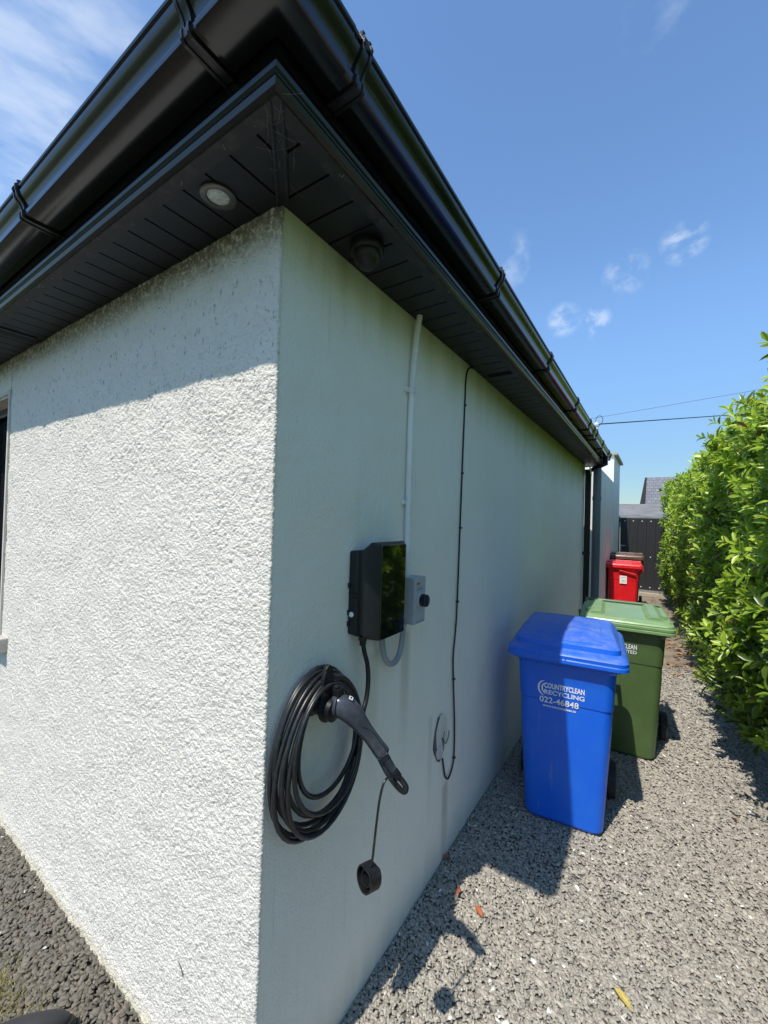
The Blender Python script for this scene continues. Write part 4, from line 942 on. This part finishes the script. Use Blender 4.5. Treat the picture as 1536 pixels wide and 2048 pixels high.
Lp, Ld, Ln_ = map(np.concatenate, (Lp, Ld, Ln_)); Ls = np.concatenate(Ls); Lt = np.concatenate(Lt)
ok = Lp[:, 2] > .02; Lp, Ld, Ln_, Ls, Lt = Lp[ok], Ld[ok], Ln_[ok], Ls[ok], Lt[ok]
nL = len(Ls); sh_i = g.integers(0, 6, nL); Ly = np.cross(Ln_, Ld)
wr_ = .35*g.uniform(.85, 1.15, nL)
# the 300 leaves that show largest become parts of their own
cv = Lp+Ld*(Ls*.5)[:, None]-np.array(CAM); dz = cv@np.array(f); px = 768+816.6*(cv@np.array(r2))/np.maximum(dz, .01); py = 1024-816.6*(cv@np.array(u2))/np.maximum(dz, .01)
depth_in = Lp[:, 0]-(xf(Lp[:, 1])+bump(Lp[:, 1], Lp[:, 2]))
score = Ls/np.maximum(dz, .01)*(np.abs(Ln_@(-np.array(f)))*.5+.5); score[(dz < .2) | (px > 1530) | (px < 900) | (py < 0) | (py > 2040) | (depth_in > .06)] = 0
best = set(np.argsort(-score)[:300].tolist())
CL = [.12, .35, .55, .75, .93]
lm = {}
for i in best:
    k = (int(sh_i[i]), int(np.argmin(np.abs(np.array(CL)-Lt[i]))))
    if k not in lm:
        me = bpy.data.meshes.new('leaf'); me.from_pydata(SH[k[0]].tolist(), [], LT.tolist()); me.polygons.foreach_set('use_smooth', [True]*12); me.materials.append(m_leaf)
        at = me.attributes.new('tint', 'FLOAT', 'POINT'); at.data.foreach_set('value', np.full(11, CL[k[1]], np.float32)); lm[k] = me
    o = link(bpy.data.objects.new('leaf', lm[k]), hd)
    s_ = Ls[i]; mtx = Matrix(((*(Ld[i]*s_),), (*(Ly[i]*s_*wr_[i]),), (*(Ln_[i]*s_*.5),))).transposed().to_4x4(); mtx.translation = Vector(Lp[i])-Vector((1.9, 4.5, 0)); o.matrix_local = mtx
keep = np.array([i not in best for i in range(nL)])
B = SH[sh_i[keep]]; s_ = Ls[keep]
V = Lp[keep][:, None]+B[..., 0:1]*(Ld[keep]*s_[:, None])[:, None]+B[..., 1:2]*(Ly[keep]*(s_*wr_[keep])[:, None])[:, None]+B[..., 2:3]*(Ln_[keep]*(s_*.5)[:, None])[:, None]
n = len(V); FF = (LT[None]+np.arange(n)[:, None, None]*11).reshape(-1, 3)
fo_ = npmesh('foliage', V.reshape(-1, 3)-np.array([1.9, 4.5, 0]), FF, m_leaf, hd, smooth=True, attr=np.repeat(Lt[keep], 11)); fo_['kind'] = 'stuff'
for k in range(26):
    y = -1.4+k*.47+g.uniform(-.1, .1); x = xf(y)+.45+g.uniform(-.06, .1)
    mb = MB().tube([(x, y, -.02), (x+g.normal(0, .03), y+g.normal(0, .04), .8), (x+g.normal(0, .05), y+g.normal(0, .06), 1.6), (x+g.normal(0, .08), y, 2.35)], [.028, .022, .016, .006], 7)
    for q in range(6):
        z = .3+q*.34; mb.tube([(x, y, z), (x-.22, y+g.normal(0, .12), z+.16), (x-.42, y+g.normal(0, .2), z+.25)], [.009, .006, .003], 5)
    obj('stem', mb, m_stem, hd)

# ------------------------------------------------------------------ small things on the ground
def leafobj(loc, rz, ln, m, label, tx=.15, wid=.42, sh=0):
    me = bpy.data.meshes.new('fallen_leaf'); V = SH[sh].copy(); V[:, 0] -= .5
    V[:, 0] *= ln; V[:, 1] *= ln*wid; V[:, 2] *= ln*.7; me.from_pydata(V.tolist(), [], LT.tolist()); me.polygons.foreach_set('use_smooth', [True]*12); me.materials.append(m)
    o = link(bpy.data.objects.new('fallen_leaf', me)); o.location = loc; o.rotation_euler = (tx, .1, rz); tag(o, label, 'leaf', 'fallen leaves on the gravel'); return o
leafobj((.235, .931, .020), R(-35), .050, m_leafo, 'orange-brown fallen leaf lying clear in sunlight on the gravel', .2, .5)
leafobj((.132, .96, .022), R(95), .055, m_leafo, 'orange-brown fallen leaf at edge of the wall shadow', .3, .3, 3)
leafobj((.739, .92, .020), R(-30), .062, m_leafy, 'curled yellow fallen leaf near the bottom of the picture', .2, .4, 2)
leafobj((1.194, 2.244, .020), R(120), .055, m_leafo, 'small reddish fallen leaf beside the hedge shadow', .2, .3, 1)
leafobj((.016, 1.10, .022), R(60), .05, m_leafo, 'dark reddish fallen leaf against foot of side wall', .2, .4, 1)
g = np.random.default_rng(33); lv = []; lf = []
for i in range(190):
    y = g.uniform(4.6, 10.2); x = min(xf(y)-abs(g.normal(0, .30)), 1.25)
    if x < .15: continue
    mtx = Matrix.Translation((x, y, .004+g.uniform(0, .01))) @ Matrix.Rotation(g.uniform(0, 6.28), 4, 'Z') @ Matrix.Rotation(g.normal(0, .25), 4, 'X'); k = .075*g.uniform(.6, 1.3)
    b = len(lv); lv += [tuple(mtx @ Vector(((p_[0]-.5)*k, p_[1]*k*.42, p_[2]*k*.7))) for p_ in SH[i % 6]]; lf += [tuple(b+q for q in t_) for t_ in LT.tolist()]
o = obj('leaf_litter', MB().add(lv, lf), mat('leaf litter', (.34, .13, .06), .8, noise=(9, (.45, .30, .12), .45, .6, 14, (.20, .10, .05), .5, .7))); tag(o, 'brown fallen leaf litter along the foot of the hedge', None, None, 'stuff')
for (a, b_, lab) in (((.09, 1.03, .022), (.125, .98, .024), 'straw coloured dry twig lying near the wall shadow'), ((.62, 1.20, .022), (.66, 1.14, .022), 'pale dry twig lying on the open gravel'), ((.44, 1.07, .022), (.47, 1.0, .023), 'thin reddish twig lying mid gravel')):
    o = obj('twig', MB().tube([a, ((a[0]+b_[0])/2+.003, (a[1]+b_[1])/2, a[2]+.002), b_], .0012, 5), m_twig); tag(o, lab, 'twig')
# shoe tip at the bottom left
shoe = empty('shoe', (-.722, -.262, 0), R(-27)); tag(shoe, 'toe of a black ribbed rubber shoe on the dark gravel', 'shoe')
def outl(s_, z, yo=0): 
    out = []
    for k in range(24):
        a = 2*math.pi*k/24; out.append((s_*.046*math.cos(a)*(1-.12*math.sin(a)), yo+s_*.14*math.sin(a), z))
    return out
obj('sole', MB().loft([outl(1, .012), outl(1.04, .018), outl(1.04, .023), outl(1, .025), outl(1.03, .029), outl(1.03, .033), outl(.99, .035), outl(1.01, .039), outl(.97, .043)]), m_shoe, shoe, smooth=True, local=True, angle=30)
obj('upper', MB().loft([outl(.93, .043), outl(.92, .055), outl(.85, .072, -.01), outl(.7, .088, -.03), outl(.5, .096, -.05)]), m_shoe2, shoe, smooth=True, local=True)
